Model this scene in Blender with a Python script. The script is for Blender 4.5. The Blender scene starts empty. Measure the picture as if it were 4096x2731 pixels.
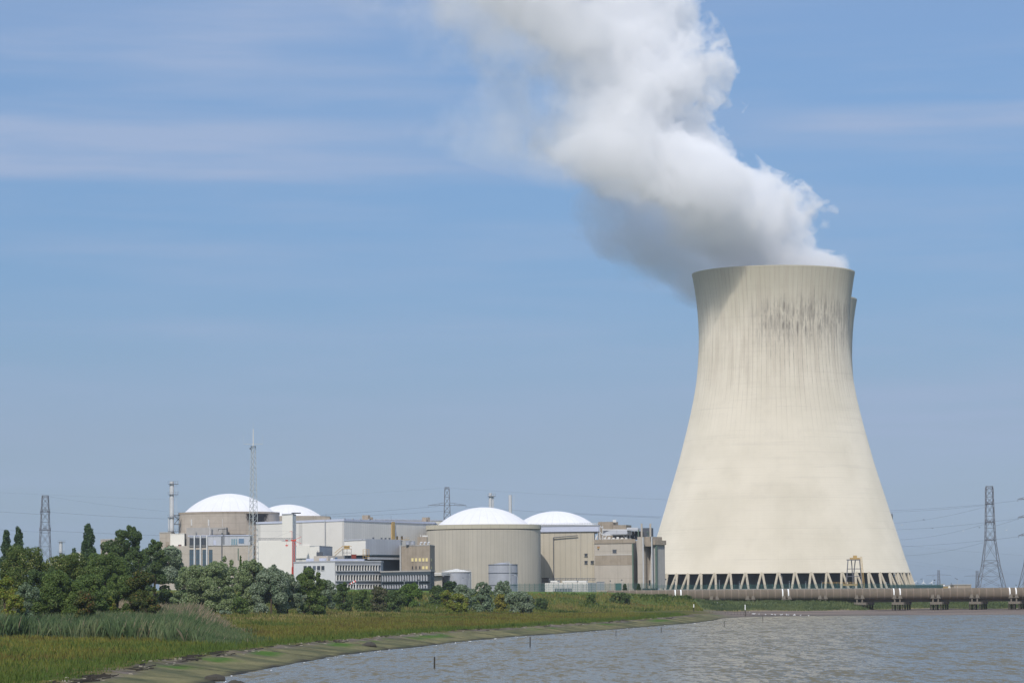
import bpy, math, random
import numpy as np
from mathutils import Vector, Matrix, noise as mnoise

R = math.radians
scene = bpy.context.scene
COL = scene.collection

# ------------------------------------------------------------------ camera
EYE = 8.6
FPX, CX, CY = 12200.0, 2048.0, 1365.5          # focal length in photo pixels, photo centre
PITCH, ROLL = math.atan(997.5 / FPX), R(-0.4)
cam_d = bpy.data.cameras.new("camera")
cam = bpy.data.objects.new("camera", cam_d)
COL.objects.link(cam)
cam_d.sensor_width = 36.0
cam_d.lens = 36.0 * FPX / 4096.0
cam_d.clip_start, cam_d.clip_end = 1.0, 60000.0
CROT = Matrix.Rotation(math.pi / 2 + PITCH, 3, 'X') @ Matrix.Rotation(ROLL, 3, 'Z')
cam.matrix_world = Matrix.Translation((0, 0, EYE)) @ CROT.to_4x4()
scene.camera = cam

# ------------------------------------------------------------------ sky and sun
SUN_AZ, SUN_EL = 13.0, 42.0                     # degrees left of the camera's back, height
world = bpy.data.worlds.new("World")
scene.world = world
world.use_nodes = True
SUN_DIR = Vector((-math.sin(R(SUN_AZ)) * math.cos(R(SUN_EL)), -math.cos(R(SUN_AZ)) * math.cos(R(SUN_EL)), math.sin(R(SUN_EL))))


def build_sky():
    nt = world.node_tree
    N, L = nt.nodes, nt.links
    bg = N["Background"]
    bg.inputs[1].default_value = 0.10
    sky = N.new("ShaderNodeTexSky")
    sky.sky_type = 'NISHITA'
    sky.sun_disc = False
    sky.sun_elevation = R(SUN_EL)
    sky.sun_rotation = R(180 + SUN_AZ)
    sky.altitude = 0
    sky.air_density = 1.0
    sky.dust_density = 0.6
    sky.ozone_density = 2.0
    tc = N.new("ShaderNodeTexCoord")
    sep = N.new("ShaderNodeSeparateXYZ")
    L.new(tc.outputs["Generated"], sep.inputs[0])
    # tone of the air by height, unseen upper part brightened to lift shade
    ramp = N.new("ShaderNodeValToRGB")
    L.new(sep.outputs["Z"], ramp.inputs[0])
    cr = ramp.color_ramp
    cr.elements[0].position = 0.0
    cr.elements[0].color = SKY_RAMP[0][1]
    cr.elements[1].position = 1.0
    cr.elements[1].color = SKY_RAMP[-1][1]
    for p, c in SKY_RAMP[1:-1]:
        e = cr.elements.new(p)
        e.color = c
    mul = N.new("ShaderNodeMix")
    mul.data_type = 'RGBA'
    mul.blend_type = 'MULTIPLY'
    mul.inputs[0].default_value = 1.0
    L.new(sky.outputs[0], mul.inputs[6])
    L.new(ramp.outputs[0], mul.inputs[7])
    # thin cirrus: long soft streaks lying almost level
    def streaks(sx, sz, off, lo, hi, tilt):
        mp = N.new("ShaderNodeMapping")
        mp.inputs["Location"].default_value = off
        mp.inputs["Rotation"].default_value = (0, R(tilt), 0)
        mp.inputs["Scale"].default_value = (sx, sx, sz)
        L.new(tc.outputs["Generated"], mp.inputs[0])
        nz = N.new("ShaderNodeTexNoise")
        nz.inputs["Scale"].default_value = 1.0
        nz.inputs["Detail"].default_value = 6.0
        nz.inputs["Roughness"].default_value = 0.55
        L.new(mp.outputs[0], nz.inputs[0])
        mr = N.new("ShaderNodeMapRange")
        mr.interpolation_type = 'SMOOTHSTEP'
        mr.inputs["From Min"].default_value = lo
        mr.inputs["From Max"].default_value = hi
        L.new(nz.outputs[0], mr.inputs[0])
        return mr.outputs[0]
    def math_(op, a, b):
        m = N.new("ShaderNodeMath")
        m.operation = op
        for i, v in enumerate((a, b)):
            if isinstance(v, (int, float)):
                m.inputs[i].default_value = v
            else:
                L.new(v, m.inputs[i])
        return m.outputs[0]
    def window(sock, c0, c1, c2, c3):
        a = N.new("ShaderNodeMapRange"); a.interpolation_type = 'SMOOTHSTEP'
        a.inputs["From Min"].default_value = c0; a.inputs["From Max"].default_value = c1
        L.new(sock, a.inputs[0])
        b = N.new("ShaderNodeMapRange"); b.interpolation_type = 'SMOOTHSTEP'
        b.inputs["From Min"].default_value = c2; b.inputs["From Max"].default_value = c3
        b.inputs["To Min"].default_value = 1.0; b.inputs["To Max"].default_value = 0.0
        L.new(sock, b.inputs[0])
        return math_('MULTIPLY', a.outputs[0], b.outputs[0])
    s1 = streaks(5, 46, (3.1, 0, 1.7), 0.40, 0.72, 1.2)
    s2 = streaks(9, 120, (0.4, 2.0, 5.2), 0.45, 0.75, -1.0)
    band = math_('MULTIPLY', window(sep.outputs["Z"], 0.1315, 0.1375, 0.149, 0.160), window(sep.outputs["X"], -0.9, -0.5, -0.11, 0.04))
    band2 = math_('MULTIPLY', window(sep.outputs["Z"], 0.145, 0.151, 0.152, 0.158), window(sep.outputs["X"], 0.06, 0.12, 0.5, 0.8))
    f = math_('ADD', math_('MULTIPLY', s1, 0.32), math_('MULTIPLY', s2, 0.22))
    s3 = streaks(12, 170, (1.4, 0.7, 2.2), 0.25, 0.7, 0.6)
    f = math_('ADD', f, math_('MULTIPLY', math_('MULTIPLY', band, math_('ADD', s3, 0.7)), 0.48))
    f = math_('ADD', f, math_('MULTIPLY', math_('MULTIPLY', band2, math_('ADD', s3, .3)), 0.5))
    band3 = math_('MULTIPLY', window(sep.outputs["Z"], 0.040, 0.050, 0.062, 0.074), window(sep.outputs["X"], 0.07, 0.13, 0.5, 0.8))
    f = math_('ADD', f, math_('MULTIPLY', math_('MULTIPLY', band3, s3), 0.4))
    band4 = math_('MULTIPLY', window(sep.outputs["Z"], 0.160, 0.180, 0.5, 0.6), window(sep.outputs["X"], -0.9, -0.5, -0.10, 0.02))
    f = math_('ADD', f, math_('MULTIPLY', math_('MULTIPLY', band4, math_('ADD', s1, .45)), 0.35))
    f = math_('MINIMUM', f, 0.8)
    mix = N.new("ShaderNodeMix")
    mix.data_type = 'RGBA'
    L.new(f, mix.inputs[0])
    L.new(mul.outputs[2], mix.inputs[6])
    mix.inputs[7].default_value = CLOUD
    L.new(mix.outputs[2], bg.inputs[0])


SKY_RAMP = [(0.0, (1, 1, 1, 1)), (0.25, (1, 1, 1, 1)), (1.0, (1, 1, 1, 1))]
CLOUD = (4.2, 4.4, 5.6, 1)
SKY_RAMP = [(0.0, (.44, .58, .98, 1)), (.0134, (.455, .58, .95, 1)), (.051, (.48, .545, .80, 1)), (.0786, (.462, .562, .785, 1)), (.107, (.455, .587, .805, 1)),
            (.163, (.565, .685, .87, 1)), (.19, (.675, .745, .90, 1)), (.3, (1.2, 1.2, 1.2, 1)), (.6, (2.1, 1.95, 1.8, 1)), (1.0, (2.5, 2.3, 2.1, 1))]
CLOUD = (3.6, 4.5, 6.4, 1)
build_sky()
sun_d = bpy.data.lights.new("sun", 'SUN')
sun_d.energy = 2.8
sun_d.angle = R(0.5)
sun_d.color = (1.0, 0.95, 0.88)
sun = bpy.data.objects.new("sun", sun_d)
COL.objects.link(sun)
sun.rotation_euler = SUN_DIR.to_track_quat('Z', 'Y').to_euler()
scene.view_settings.view_transform = 'Standard'
scene.view_settings.look = 'None'
scene.view_settings.gamma = 1.0
scene.view_settings.exposure = 0.1
scene.render.engine = 'CYCLES'
cy = scene.cycles
cy.max_bounces = 15
cy.diffuse_bounces = 3
cy.glossy_bounces = 3
cy.transmission_bounces = 4
cy.transparent_max_bounces = 12
cy.volume_bounces = 15
cy.volume_step_rate = 0.38
cy.volume_max_steps = 512
cy.use_denoising = True

# ------------------------------------------------------------------ helpers
def ray(px, py):
    v = CROT @ Vector(((px - CX) / FPX, -(py - CY) / FPX, -1.0))
    return v / v.y


def pt(px, py, D):
    v = ray(px, py) * D
    return Vector((v.x, v.y, v.z + EYE))


def gp(px, py, z):
    v = ray(px, py)
    t = (z - EYE) / v.z
    return v.x * t, v.y * t


def fp(px, D, py=2250):
    v = ray(px, py)
    return (v.x * D, D)


def zat(py, D, px=2048):
    return pt(px, py, D).z


OFF = {}


def tag(o, label=None, cat=None, group=None, kind=None):
    if label: o["label"] = label
    if cat: o["category"] = cat
    if group: o["group"] = group
    if kind: o["kind"] = kind
    return o


def root(name, loc, label, cat, group=None):
    o = bpy.data.objects.new(name, None)
    o.location = loc
    COL.objects.link(o)
    OFF[o.name] = Vector(loc)
    return tag(o, label, cat, group)


class MB:
    def __init__(s):
        s.v, s.f, s.smooth = [], [], False

    def add(s, vs, fs):
        n = len(s.v)
        s.v += [tuple(a) for a in vs]
        s.f += [tuple(i + n for i in f) for f in fs]
        return s

    def prism(s, poly, z0, z1):
        a = sum(poly[i][0] * poly[(i + 1) % len(poly)][1] - poly[(i + 1) % len(poly)][0] * poly[i][1] for i in range(len(poly)))
        if a < 0: poly = poly[::-1]
        n = len(poly)
        vs = [(x, y, z0) for x, y in poly] + [(x, y, z1) for x, y in poly]
        fs = [tuple(range(n))[::-1], tuple(range(n, 2 * n))]
        fs += [(i, (i + 1) % n, n + (i + 1) % n, n + i) for i in range(n)]
        return s.add(vs, fs)

    def box(s, x0, x1, y0, y1, z0, z1):
        return s.prism([(x0, y0), (x1, y0), (x1, y1), (x0, y1)], z0, z1)

    def bar(s, p, q, r, n=4, r2=None):
        p, q = Vector(p), Vector(q)
        r2 = r if r2 is None else r2
        d = (q - p)
        if d.length < 1e-6: return s
        d.normalize()
        u = d.cross(Vector((0, 0, 1)) if abs(d.z) < 0.9 else Vector((1, 0, 0))).normalized()
        w = d.cross(u)
        vs = []
        for c, rr in ((p, r), (q, r2)):
            for i in range(n):
                a = 2 * math.pi * (i + 0.5) / n
                vs.append(c + (u * math.cos(a) + w * math.sin(a)) * rr)
        fs = [tuple(range(n)), tuple(range(n, 2 * n))[::-1]]
        fs += [((i + 1) % n, i, n + i, n + (i + 1) % n) for i in range(n)]
        return s.add(vs, fs)

    def tube(s, pts, r, n=4):
        for a, b in zip(pts[:-1], pts[1:]): s.bar(a, b, r, n)
        return s

    def lathe(s, prof, cx, cy, n=64, a0=0.0, a1=2 * math.pi):
        full = abs(a1 - a0 - 2 * math.pi) < 1e-6
        m = n if full else n + 1
        vs = []
        for r, z in prof:
            for i in range(m):
                a = a0 + (a1 - a0) * i / n
                vs.append((cx + r * math.cos(a), cy + r * math.sin(a), z))
        fs = []
        for k in range(len(prof) - 1):
            for i in range(n):
                j = (i + 1) % m
                fs.append((k * m + i, k * m + j, (k + 1) * m + j, (k + 1) * m + i))
        return s.add(vs, fs)

    def build(s, name, mat, parent=None, smooth=False, label=None):
        off = OFF[parent.name] if parent else Vector((0, 0, 0))
        me = bpy.data.meshes.new(name)
        me.from_pydata([(x - off.x, y - off.y, z - off.z) for x, y, z in s.v], [], s.f)
        me.materials.append(mat)
        if smooth:
            me.polygons.foreach_set("use_smooth", [True] * len(me.polygons))
            me.update()
            me.set_sharp_from_angle(angle=R(35))
        me.update()
        o = bpy.data.objects.new(name, me)
        COL.objects.link(o)
        if parent: o.parent = parent
        OFF[o.name] = off.copy()
        if label: o["label"] = label
        return o


def lone(mb, name, mat, loc, label, cat, group=None, smooth=False):
    """a thing that is one mesh, with its origin at loc"""
    loc = Vector(loc)
    mb.v = [(x - loc.x, y - loc.y, z - loc.z) for x, y, z in mb.v]
    o = mb.build(name, mat, None, smooth)
    o.location = loc
    OFF[o.name] = loc
    return tag(o, label, cat, group)


class Face:
    """a straight wall between two ground points; boxes and panels are placed on it by metres along it"""
    def __init__(s, pa, Da, pb, Db):
        s.p0, s.p1 = Vector(fp(pa, Da)), Vector(fp(pb, Db))
        s.d = (s.p1 - s.p0)
        s.len = s.d.length
        s.d.normalize()
        s.n = Vector((s.d.y, -s.d.x))
        if s.n.y > 0 and abs(s.n.y) > 1e-6: s.n = -s.n

    def u(s, px, py=2250):
        k = ray(px, py).x
        e = s.p1 - s.p0
        t = (k * s.p0.y - s.p0.x) / (e.x - k * e.y)
        return t * s.len

    def xy(s, u):
        return s.p0 + s.d * u

    def z(s, px, py):
        q = s.xy(s.u(px, py))
        return pt(px, py, q.y).z

    def box(s, mb, u0, u1, z0, z1, out=0.1, inn=0.0):
        a, b = s.xy(u0), s.xy(u1)
        o, i = s.n * out, s.n * inn
        return mb.prism([tuple(a + o), tuple(b + o), tuple(b + i), tuple(a + i)], z0, z1)

    def pbox(s, mb, pl, pr, yt, yb, out=0.1, inn=0.0):
        pm = (pl + pr) / 2
        return s.box(mb, s.u(pl, yb), s.u(pr, yb), s.z(pm, yb), s.z(pm, yt), out, inn)


def C(r, g, b):
    f = lambda c: ((c / 255.0 + 0.055) / 1.055) ** 2.4 if c > 10 else c / 255.0 / 12.92
    return (f(r), f(g), f(b), 1)


MATS = {}


def mat(name, col, rough=0.8, var=0.12, scale=0.3, panel=None, hpanel=None, streak=0.0, metal=0.0, bump=0.0, dark=0.75, spec=0.3):
    """painted / concrete / metal surface with uneven tone; panel = metres between upright joints, hpanel = level joints"""
    if name in MATS: return MATS[name]
    m = bpy.data.materials.new(name)
    m.use_nodes = True
    nt = m.node_tree
    N, L = nt.nodes, nt.links
    b = N["Principled BSDF"]
    b.inputs["Roughness"].default_value = rough
    b.inputs["Metallic"].default_value = metal
    b.inputs["Specular IOR Level"].default_value = spec
    if rough > .5: b.inputs["Diffuse Roughness"].default_value = .5
    tc = N.new("ShaderNodeTexCoord")
    cur = None
    def mixer(fac_sock, c2, strength):
        nonlocal cur
        mx = N.new("ShaderNodeMix"); mx.data_type = 'RGBA'; mx.blend_type = 'MULTIPLY'
        fm = N.new("ShaderNodeMath"); fm.operation = 'MULTIPLY'
        L.new(fac_sock, fm.inputs[0]); fm.inputs[1].default_value = strength
        L.new(fm.outputs[0], mx.inputs[0])
        if cur is None: mx.inputs[6].default_value = col
        else: L.new(cur, mx.inputs[6])
        mx.inputs[7].default_value = c2
        cur = mx.outputs[2]
    nz = N.new("ShaderNodeTexNoise")
    nz.inputs["Scale"].default_value = scale
    nz.inputs["Detail"].default_value = 8
    nz.inputs["Roughness"].default_value = 0.65
    L.new(tc.outputs["Object"], nz.inputs[0])
    mr = N.new("ShaderNodeMapRange")
    mr.inputs["From Min"].default_value = 0.35
    mr.inputs["From Max"].default_value = 0.7
    L.new(nz.outputs[0], mr.inputs[0])
    mixer(mr.outputs[0], (dark, dark, dark * 0.98, 1), min(1.0, var * 4))
    if streak:
        mp = N.new("ShaderNodeMapping")
        mp.inputs["Scale"].default_value = (1.0, 1.0, 0.06)
        L.new(tc.outputs["Object"], mp.inputs[0])
        n2 = N.new("ShaderNodeTexNoise")
        n2.inputs["Scale"].default_value = 0.9
        n2.inputs["Detail"].default_value = 6
        L.new(mp.outputs[0], n2.inputs[0])
        m2 = N.new("ShaderNodeMapRange")
        m2.inputs["From Min"].default_value = 0.5
        m2.inputs["From Max"].default_value = 0.75
        L.new(n2.outputs[0], m2.inputs[0])
        mixer(m2.outputs[0], (0.55, 0.53, 0.5, 1), streak)
    sep = None
    if panel or hpanel:
        sep = N.new("ShaderNodeSeparateXYZ")
        L.new(tc.outputs["Object"], sep.inputs[0])
    def joint(sock, step, width):
        a = N.new("ShaderNodeMath"); a.operation = 'PINGPONG'
        a.inputs[1].default_value = step / 2
        L.new(sock, a.inputs[0])
        c = N.new("ShaderNodeMath"); c.operation = 'LESS_THAN'
        L.new(a.outputs[0], c.inputs[0]); c.inputs[1].default_value = width
        return c.outputs[0]
    if panel:
        if panel > 0:
            ad = N.new("ShaderNodeMath"); ad.operation = 'ADD'
            L.new(sep.outputs["X"], ad.inputs[0]); L.new(sep.outputs["Y"], ad.inputs[1])
            src = ad.outputs[0]
        else:
            at = N.new("ShaderNodeMath"); at.operation = 'ARCTAN2'
            L.new(sep.outputs["Y"], at.inputs[0]); L.new(sep.outputs["X"], at.inputs[1])
            ml = N.new("ShaderNodeMath"); ml.operation = 'MULTIPLY'
            L.new(at.outputs[0], ml.inputs[0]); ml.inputs[1].default_value = 25.0
            src = ml.outputs[0]
        mixer(joint(src, abs(panel), 0.10), (0.66, 0.66, 0.66, 1), 0.55)
        # each sheet a slightly different tone
        dv = N.new("ShaderNodeMath"); dv.operation = 'DIVIDE'
        L.new(src, dv.inputs[0]); dv.inputs[1].default_value = abs(panel) * 2
        fl = N.new("ShaderNodeMath"); fl.operation = 'FLOOR'
        L.new(dv.outputs[0], fl.inputs[0])
        wn = N.new("ShaderNodeTexWhiteNoise"); wn.noise_dimensions = '1D'
        L.new(fl.outputs[0], wn.inputs["W"])
        mixer(wn.outputs[0], (0.86, 0.86, 0.87, 1), 0.5)
    if hpanel:
        mixer(joint(sep.outputs["Z"], hpanel, 0.07), (0.7, 0.68, 0.66, 1), 0.6)
    L.new(cur, b.inputs["Base Color"])
    if bump:
        bp = N.new("ShaderNodeBump")
        bp.inputs["Strength"].default_value = bump
        bp.inputs["Distance"].default_value = 0.2
        L.new(nz.outputs[0], bp.inputs["Height"])
        L.new(bp.outputs[0], b.inputs["Normal"])
    MATS[name] = m
    return m


def leafmat(name, translucent=0.35, rough=0.6, spec=0.25):
    m = bpy.data.materials.new(name)
    m.use_nodes = True
    nt = m.node_tree
    N, L = nt.nodes, nt.links
    b = N["Principled BSDF"]
    at = N.new("ShaderNodeAttribute"); at.attribute_name = "Col"
    L.new(at.outputs["Color"], b.inputs["Base Color"])
    b.inputs["Roughness"].default_value = rough
    b.inputs["Specular IOR Level"].default_value = spec
    if translucent:
        tr = N.new("ShaderNodeBsdfTranslucent")
        L.new(at.outputs["Color"], tr.inputs[0])
        mx = N.new("ShaderNodeMixShader"); mx.inputs[0].default_value = translucent
        L.new(b.outputs[0], mx.inputs[1]); L.new(tr.outputs[0], mx.inputs[2])
        L.new(mx.outputs[0], N["Material Output"].inputs[0])
    MATS[name] = m
    return m


def bulk(name, V, F, material, cols=None, smooth=False):
    """mesh from numpy arrays; F is (n,3) or (n,4); cols per face (n,3)"""
    me = bpy.data.meshes.new(name)
    k = F.shape[1]
    me.vertices.add(len(V)); me.vertices.foreach_set("co", np.ascontiguousarray(V, dtype=np.float32).ravel())
    me.loops.add(F.size); me.loops.foreach_set("vertex_index", np.ascontiguousarray(F, dtype=np.int32).ravel())
    me.polygons.add(len(F))
    me.polygons.foreach_set("loop_start", np.arange(0, F.size, k, dtype=np.int32))
    me.polygons.foreach_set("loop_total", np.full(len(F), k, dtype=np.int32))
    me.polygons.foreach_set("use_smooth", np.full(len(F), smooth))
    me.update(calc_edges=True)
    if cols is not None:
        a = me.color_attributes.new("Col", 'FLOAT_COLOR', 'CORNER')
        c4 = np.ones((len(F), k, 4), dtype=np.float32)
        c4[:, :, :3] = cols[:, None, :] if cols.ndim == 2 else cols
        a.data.foreach_set("color", c4.ravel())
    me.materials.append(material)
    o = bpy.data.objects.new(name, me)
    COL.objects.link(o)
    OFF[o.name] = Vector((0, 0, 0))
    return o


def lin(r, g, b):
    return np.array(C(r, g, b)[:3])


def vnoise(x, y, scale, seed=0):
    """smooth 2-D value noise on numpy arrays, 0..1"""
    rng = np.random.default_rng(seed)
    T = rng.random((256, 256))
    x, y = np.asarray(x) / scale, np.asarray(y) / scale
    xi, yi = np.floor(x).astype(int), np.floor(y).astype(int)
    fx, fy = x - xi, y - yi
    fx, fy = fx * fx * (3 - 2 * fx), fy * fy * (3 - 2 * fy)
    g = lambda a, b: T[a % 256, b % 256]
    return (g(xi, yi) * (1 - fx) + g(xi + 1, yi) * fx) * (1 - fy) + (g(xi, yi + 1) * (1 - fx) + g(xi + 1, yi + 1) * fx) * fy


def fbm(x, y, scale, seed=0, oct=4):
    s, a, t = 0, 1.0, 0
    for i in range(oct):
        s = s + a * vnoise(x, y, scale / 2 ** i, seed + i); t += a; a *= 0.55
    return s / t
STEAM = True
HAZE = 0.00005

# ------------------------------------------------------------------ terrain
SHORE = [(-24, -600), (-26, 100), (-28, 200)]
for px, py in [(850, 2731), (900, 2705), (1053, 2675), (1206, 2647), (1359, 2620), (1512, 2601), (1665, 2587), (1818, 2568), (1971, 2552.5),
               (2099, 2542), (2234, 2534), (2421, 2519), (2608, 2504), (2748, 2493), (2865, 2479), (2893, 2471), (3050, 2462), (3500, 2459), (4096, 2457.5)]:
    SHORE.append(gp(px, py, 0.0))
SHORE += [(330, 955), (6000, 940)]
CREST = [(-150, -600, 9), (-158, 200, 9), (-172, 600, 9.6), (-176, 900, 9.6)] + \
        [fp(px, D) + (z,) for px, D, z in [(400, 1000, 9.7), (1000, 1010, 9.8), (1400, 1015, 9.5), (1750, 1030, 8.9), (2100, 1050, 8.4),
                                           (2400, 1075, 8.1), (2560, 1088, 7.2), (2700, 1098, 6.0), (2860, 1118, 4.7), (3290, 1132, 4.6),
                                           (3480, 1240, 4.3), (4300, 1265, 4.3)]] + [(6000, 1300, 4.3)]


def poly_dist(X, Y, P, third=False):
    """signed distance (+ on the left of the line's direction), and interpolated third value"""
    best = np.full(X.shape, 1e18); sgn = np.ones(X.shape); z = np.zeros(X.shape)
    for i in range(len(P) - 1):
        ax, ay = P[i][:2]; bx, by = P[i + 1][:2]
        dx, dy = bx - ax, by - ay
        t = np.clip(((X - ax) * dx + (Y - ay) * dy) / (dx * dx + dy * dy), 0, 1)
        qx, qy = X - (ax + t * dx), Y - (ay + t * dy)
        d = qx * qx + qy * qy
        m = d < best - 1e-9
        best = np.where(m, d, best)
        sgn = np.where(m, np.sign(dx * qy - dy * qx), sgn)
        if third: z = np.where(m, P[i][2] + t * (P[i + 1][2] - P[i][2]), z)
    return np.sqrt(best) * np.where(sgn == 0, 1, sgn), z


MUD_X = [50, 64, 74, 104, 118, 124, 128, 134, 250, 6000]
MUD_S = [900, 929, 972, 990, 989, 988, 988, 986, 962, 940]
MUD_V = [1040, 1046, 1052, 1062, 1070, 1085, 1104, 1131, 1135, 1150]
MUD_B = [1105, 1108, 1112, 1116, 1122, 1140, 1180, 1230, 1240, 1260]
MUD_Z = [5.2, 5.0, 4.7, 4.6, 4.4, 4.0, 3.5, 3.2, 3.0, 3.0]


def sstep(a, b, x):
    t = np.clip((x - a) / (b - a), 0, 1)
    return t * t * (3 - 2 * t)


def height(X, Y, full=False):
    X, Y = np.asarray(X, float), np.asarray(Y, float)
    s, _ = poly_dist(X, Y, SHORE)
    c, zc = poly_dist(X, Y, CREST, True)          # negative between the water and the dyke
    w = sstep(56, 74, X) * sstep(800, 880, Y)      # 1 = mud flat, 0 = stone revetment
    back = c > 0
    cc = np.maximum(-c, 0)
    t = np.clip((s - 9) / (s - 9 + cc + 1e-6), 0, 1)
    g = np.interp(t, [0, .3, .45, .6, .8, .94, 1], [0, .05, .14, .32, .72, .98, 1])
    rev = np.interp(s, [-60, -10, 0, 7, 9, 10.5], [-3, -1.2, 0, 1.0, 1.2, 1.3])
    z1 = np.where(s < 9, rev, 1.3 + (zc - 1.3) * g)
    far = sstep(0, 90, c)
    z1 = np.where(back, zc * (1 - far) + 8.0 * far, z1)
    # mud flat: water line, foot of the green bank and its top, by how far along the shore
    ys = np.interp(X, MUD_X, MUD_S); yv = np.interp(X, MUD_X, MUD_V); yb = np.interp(X, MUD_X, MUD_B); zb = np.interp(X, MUD_X, MUD_Z)
    t2 = np.where(Y < yv, .58 * (Y - ys) / (yv - ys), .58 + .42 * (Y - yv) / (yb - yv))
    c2 = Y - yb
    z2 = np.where(t2 < 0, t2 * 3.0, np.where(t2 < .58, np.interp(t2, [0, .1, .5, .58], [0, .2, .8, 1.0]), 1.0 + (zb - 1.0) * np.interp(t2, [.58, .85, 1], [0, .75, 1])))
    z2 = np.where(c2 > 0, zb + (8.0 - zb) * sstep(60, 260, c2), z2)
    z = z1 * (1 - w) + z2 * w
    t2 = np.clip(t2, 0, 1)
    c = c * (1 - w) + c2 * w
    back = c > 0
    n = fbm(X, Y, 22, 3) - .5
    n2 = fbm(X, Y, 5, 9) - .5
    bumpy = np.where(back, .2, sstep(8, 30, s)) * (1 - .8 * w * (t2 < .57))
    z = z + bumpy * (n * 1.1 + n2 * 0.5) * np.where(c > -15, .35, 1)
    # rough edge of the old stone slabs
    z = z + (1 - w) * sstep(6, 9, s) * (1 - sstep(10, 14, s)) * (vnoise(X, Y, 1.6, 5) - .4) * .35
    z = z + (1 - w) * sstep(-3, 1, s) * (1 - sstep(6, 9, s)) * (fbm(X, Y, 6, 50) - .5) * .25
    if full: return z, s, c, t, t2, w, zc
    return z


def hz(x, y):
    return float(height(np.array([x]), np.array([y]))[0])


def build_terrain():
    inner_x = np.arange(-220, 222, 1.5)
    inner_y = np.arange(230, 1300, 1.6)
    ox = np.array([260, 330, 450, 650, 1000, 1600, 3000, 6000, 12000, 25000], float)
    xs = np.concatenate([-ox[::-1], inner_x, ox])
    ys = np.concatenate([[-600, -300, -100, 0, 60, 110, 150, 180, 205], inner_y, [1340, 1420, 1550, 1750, 2100, 2700, 3600, 5000, 8000, 14000, 25000]])
    X, Y = np.meshgrid(xs, ys)
    z, s, c, t, t2, w, zc = height(X, Y, True)
    nx, ny = len(xs), len(ys)
    V = np.stack([X.ravel(), Y.ravel(), z.ravel()], 1)
    i = np.arange((nx - 1) * (ny - 1)); r, q = i // (nx - 1), i % (nx - 1)
    F = np.stack([r * nx + q, r * nx + q + 1, (r + 1) * nx + q + 1, (r + 1) * nx + q], 1)
    o = bulk("ground", V, F, MATS["ground"], None, True)
    # ground cover colours, by vertex
    n1 = fbm(X, Y, 30, 11); n2 = fbm(X, Y, 7, 12); n3 = fbm(X, Y, 2.5, 13); ns = fbm(X, Y * .35, 1.6, 14)
    def mx(a, b, f): return a * (1 - f[..., None]) + b * f[..., None]
    def K(v): return np.broadcast_to(v, X.shape + (3,))
    slab = mx(K(lin(100, 100, 68)), K(lin(136, 128, 88)), np.clip(ns * 2.2 - .6, 0, 1))
    slab = mx(slab, K(lin(74, 80, 54)), sstep(.5, .7, n2) * .7)
    slab = mx(slab, K(lin(52, 50, 44)), 1 - sstep(.3, 1.3, s + (n3 - .5) * 1.2))          # wet, dark foot of the slope
    slab = mx(slab, K(lin(78, 108, 34)), sstep(4.2, 5.4, s) * (1 - sstep(7, 8.6, s)) * sstep(.58, .64, fbm(X, Y, 18, 31)))   # algae
    mudline = mx(K(lin(124, 112, 100)), K(lin(84, 76, 66)), sstep(.45, .6, n3))
    slab = mx(slab, mudline, sstep(7.2, 8.2, s + (n2 - .5) * 3))
    gold = mx(K(lin(108, 100, 42)), K(lin(78, 84, 36)), sstep(.4, .62, n2))
    gold = mx(gold, K(lin(98, 82, 44)), sstep(.5, .7, n1) * .5)
    green = mx(K(lin(88, 102, 44)), K(lin(112, 110, 60)), sstep(.42, .65, n1))
    green = mx(green, K(lin(62, 76, 36)), sstep(.5, .65, n2) * .8)
    lawn = mx(K(lin(106, 128, 56)), K(lin(92, 116, 48)), n2)
    col = mx(slab, gold, sstep(8.6, 9.8, s + (n3 - .5) * 2))
    col = mx(col, green, sstep(.22, .42, t + (n1 - .5) * .3))
    col = mx(col, lawn, sstep(.88, .95, t + (n2 - .5) * .1))
    mud = mx(K(lin(138, 124, 112)), K(lin(116, 104, 94)), sstep(.3, .7, fbm(X, Y * 3, 25, 41)))
    mud = mx(mud, K(lin(100, 92, 84)), 1 - sstep(0, 5, s))
    bank = mx(K(lin(96, 106, 70)), K(lin(78, 90, 58)), sstep(.4, .6, n2))
    bank = mx(K(lin(140, 128, 76)), bank, sstep(.585, .64, t2))
    mudc = mx(mud, bank, sstep(.565, .59, t2 + (n3 - .5) * .02))
    col = mx(col, mudc, w)
    col = mx(col, K(lin(86, 92, 62)), sstep(20, 60, c))
    a = o.data.color_attributes.new("Col", 'FLOAT_COLOR', 'POINT')
    c4 = np.ones((len(V), 4), dtype=np.float32); c4[:, :3] = col.reshape(-1, 3)
    a.data.foreach_set("color", c4.ravel())
    tag(o, kind="structure")
    return o


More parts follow.
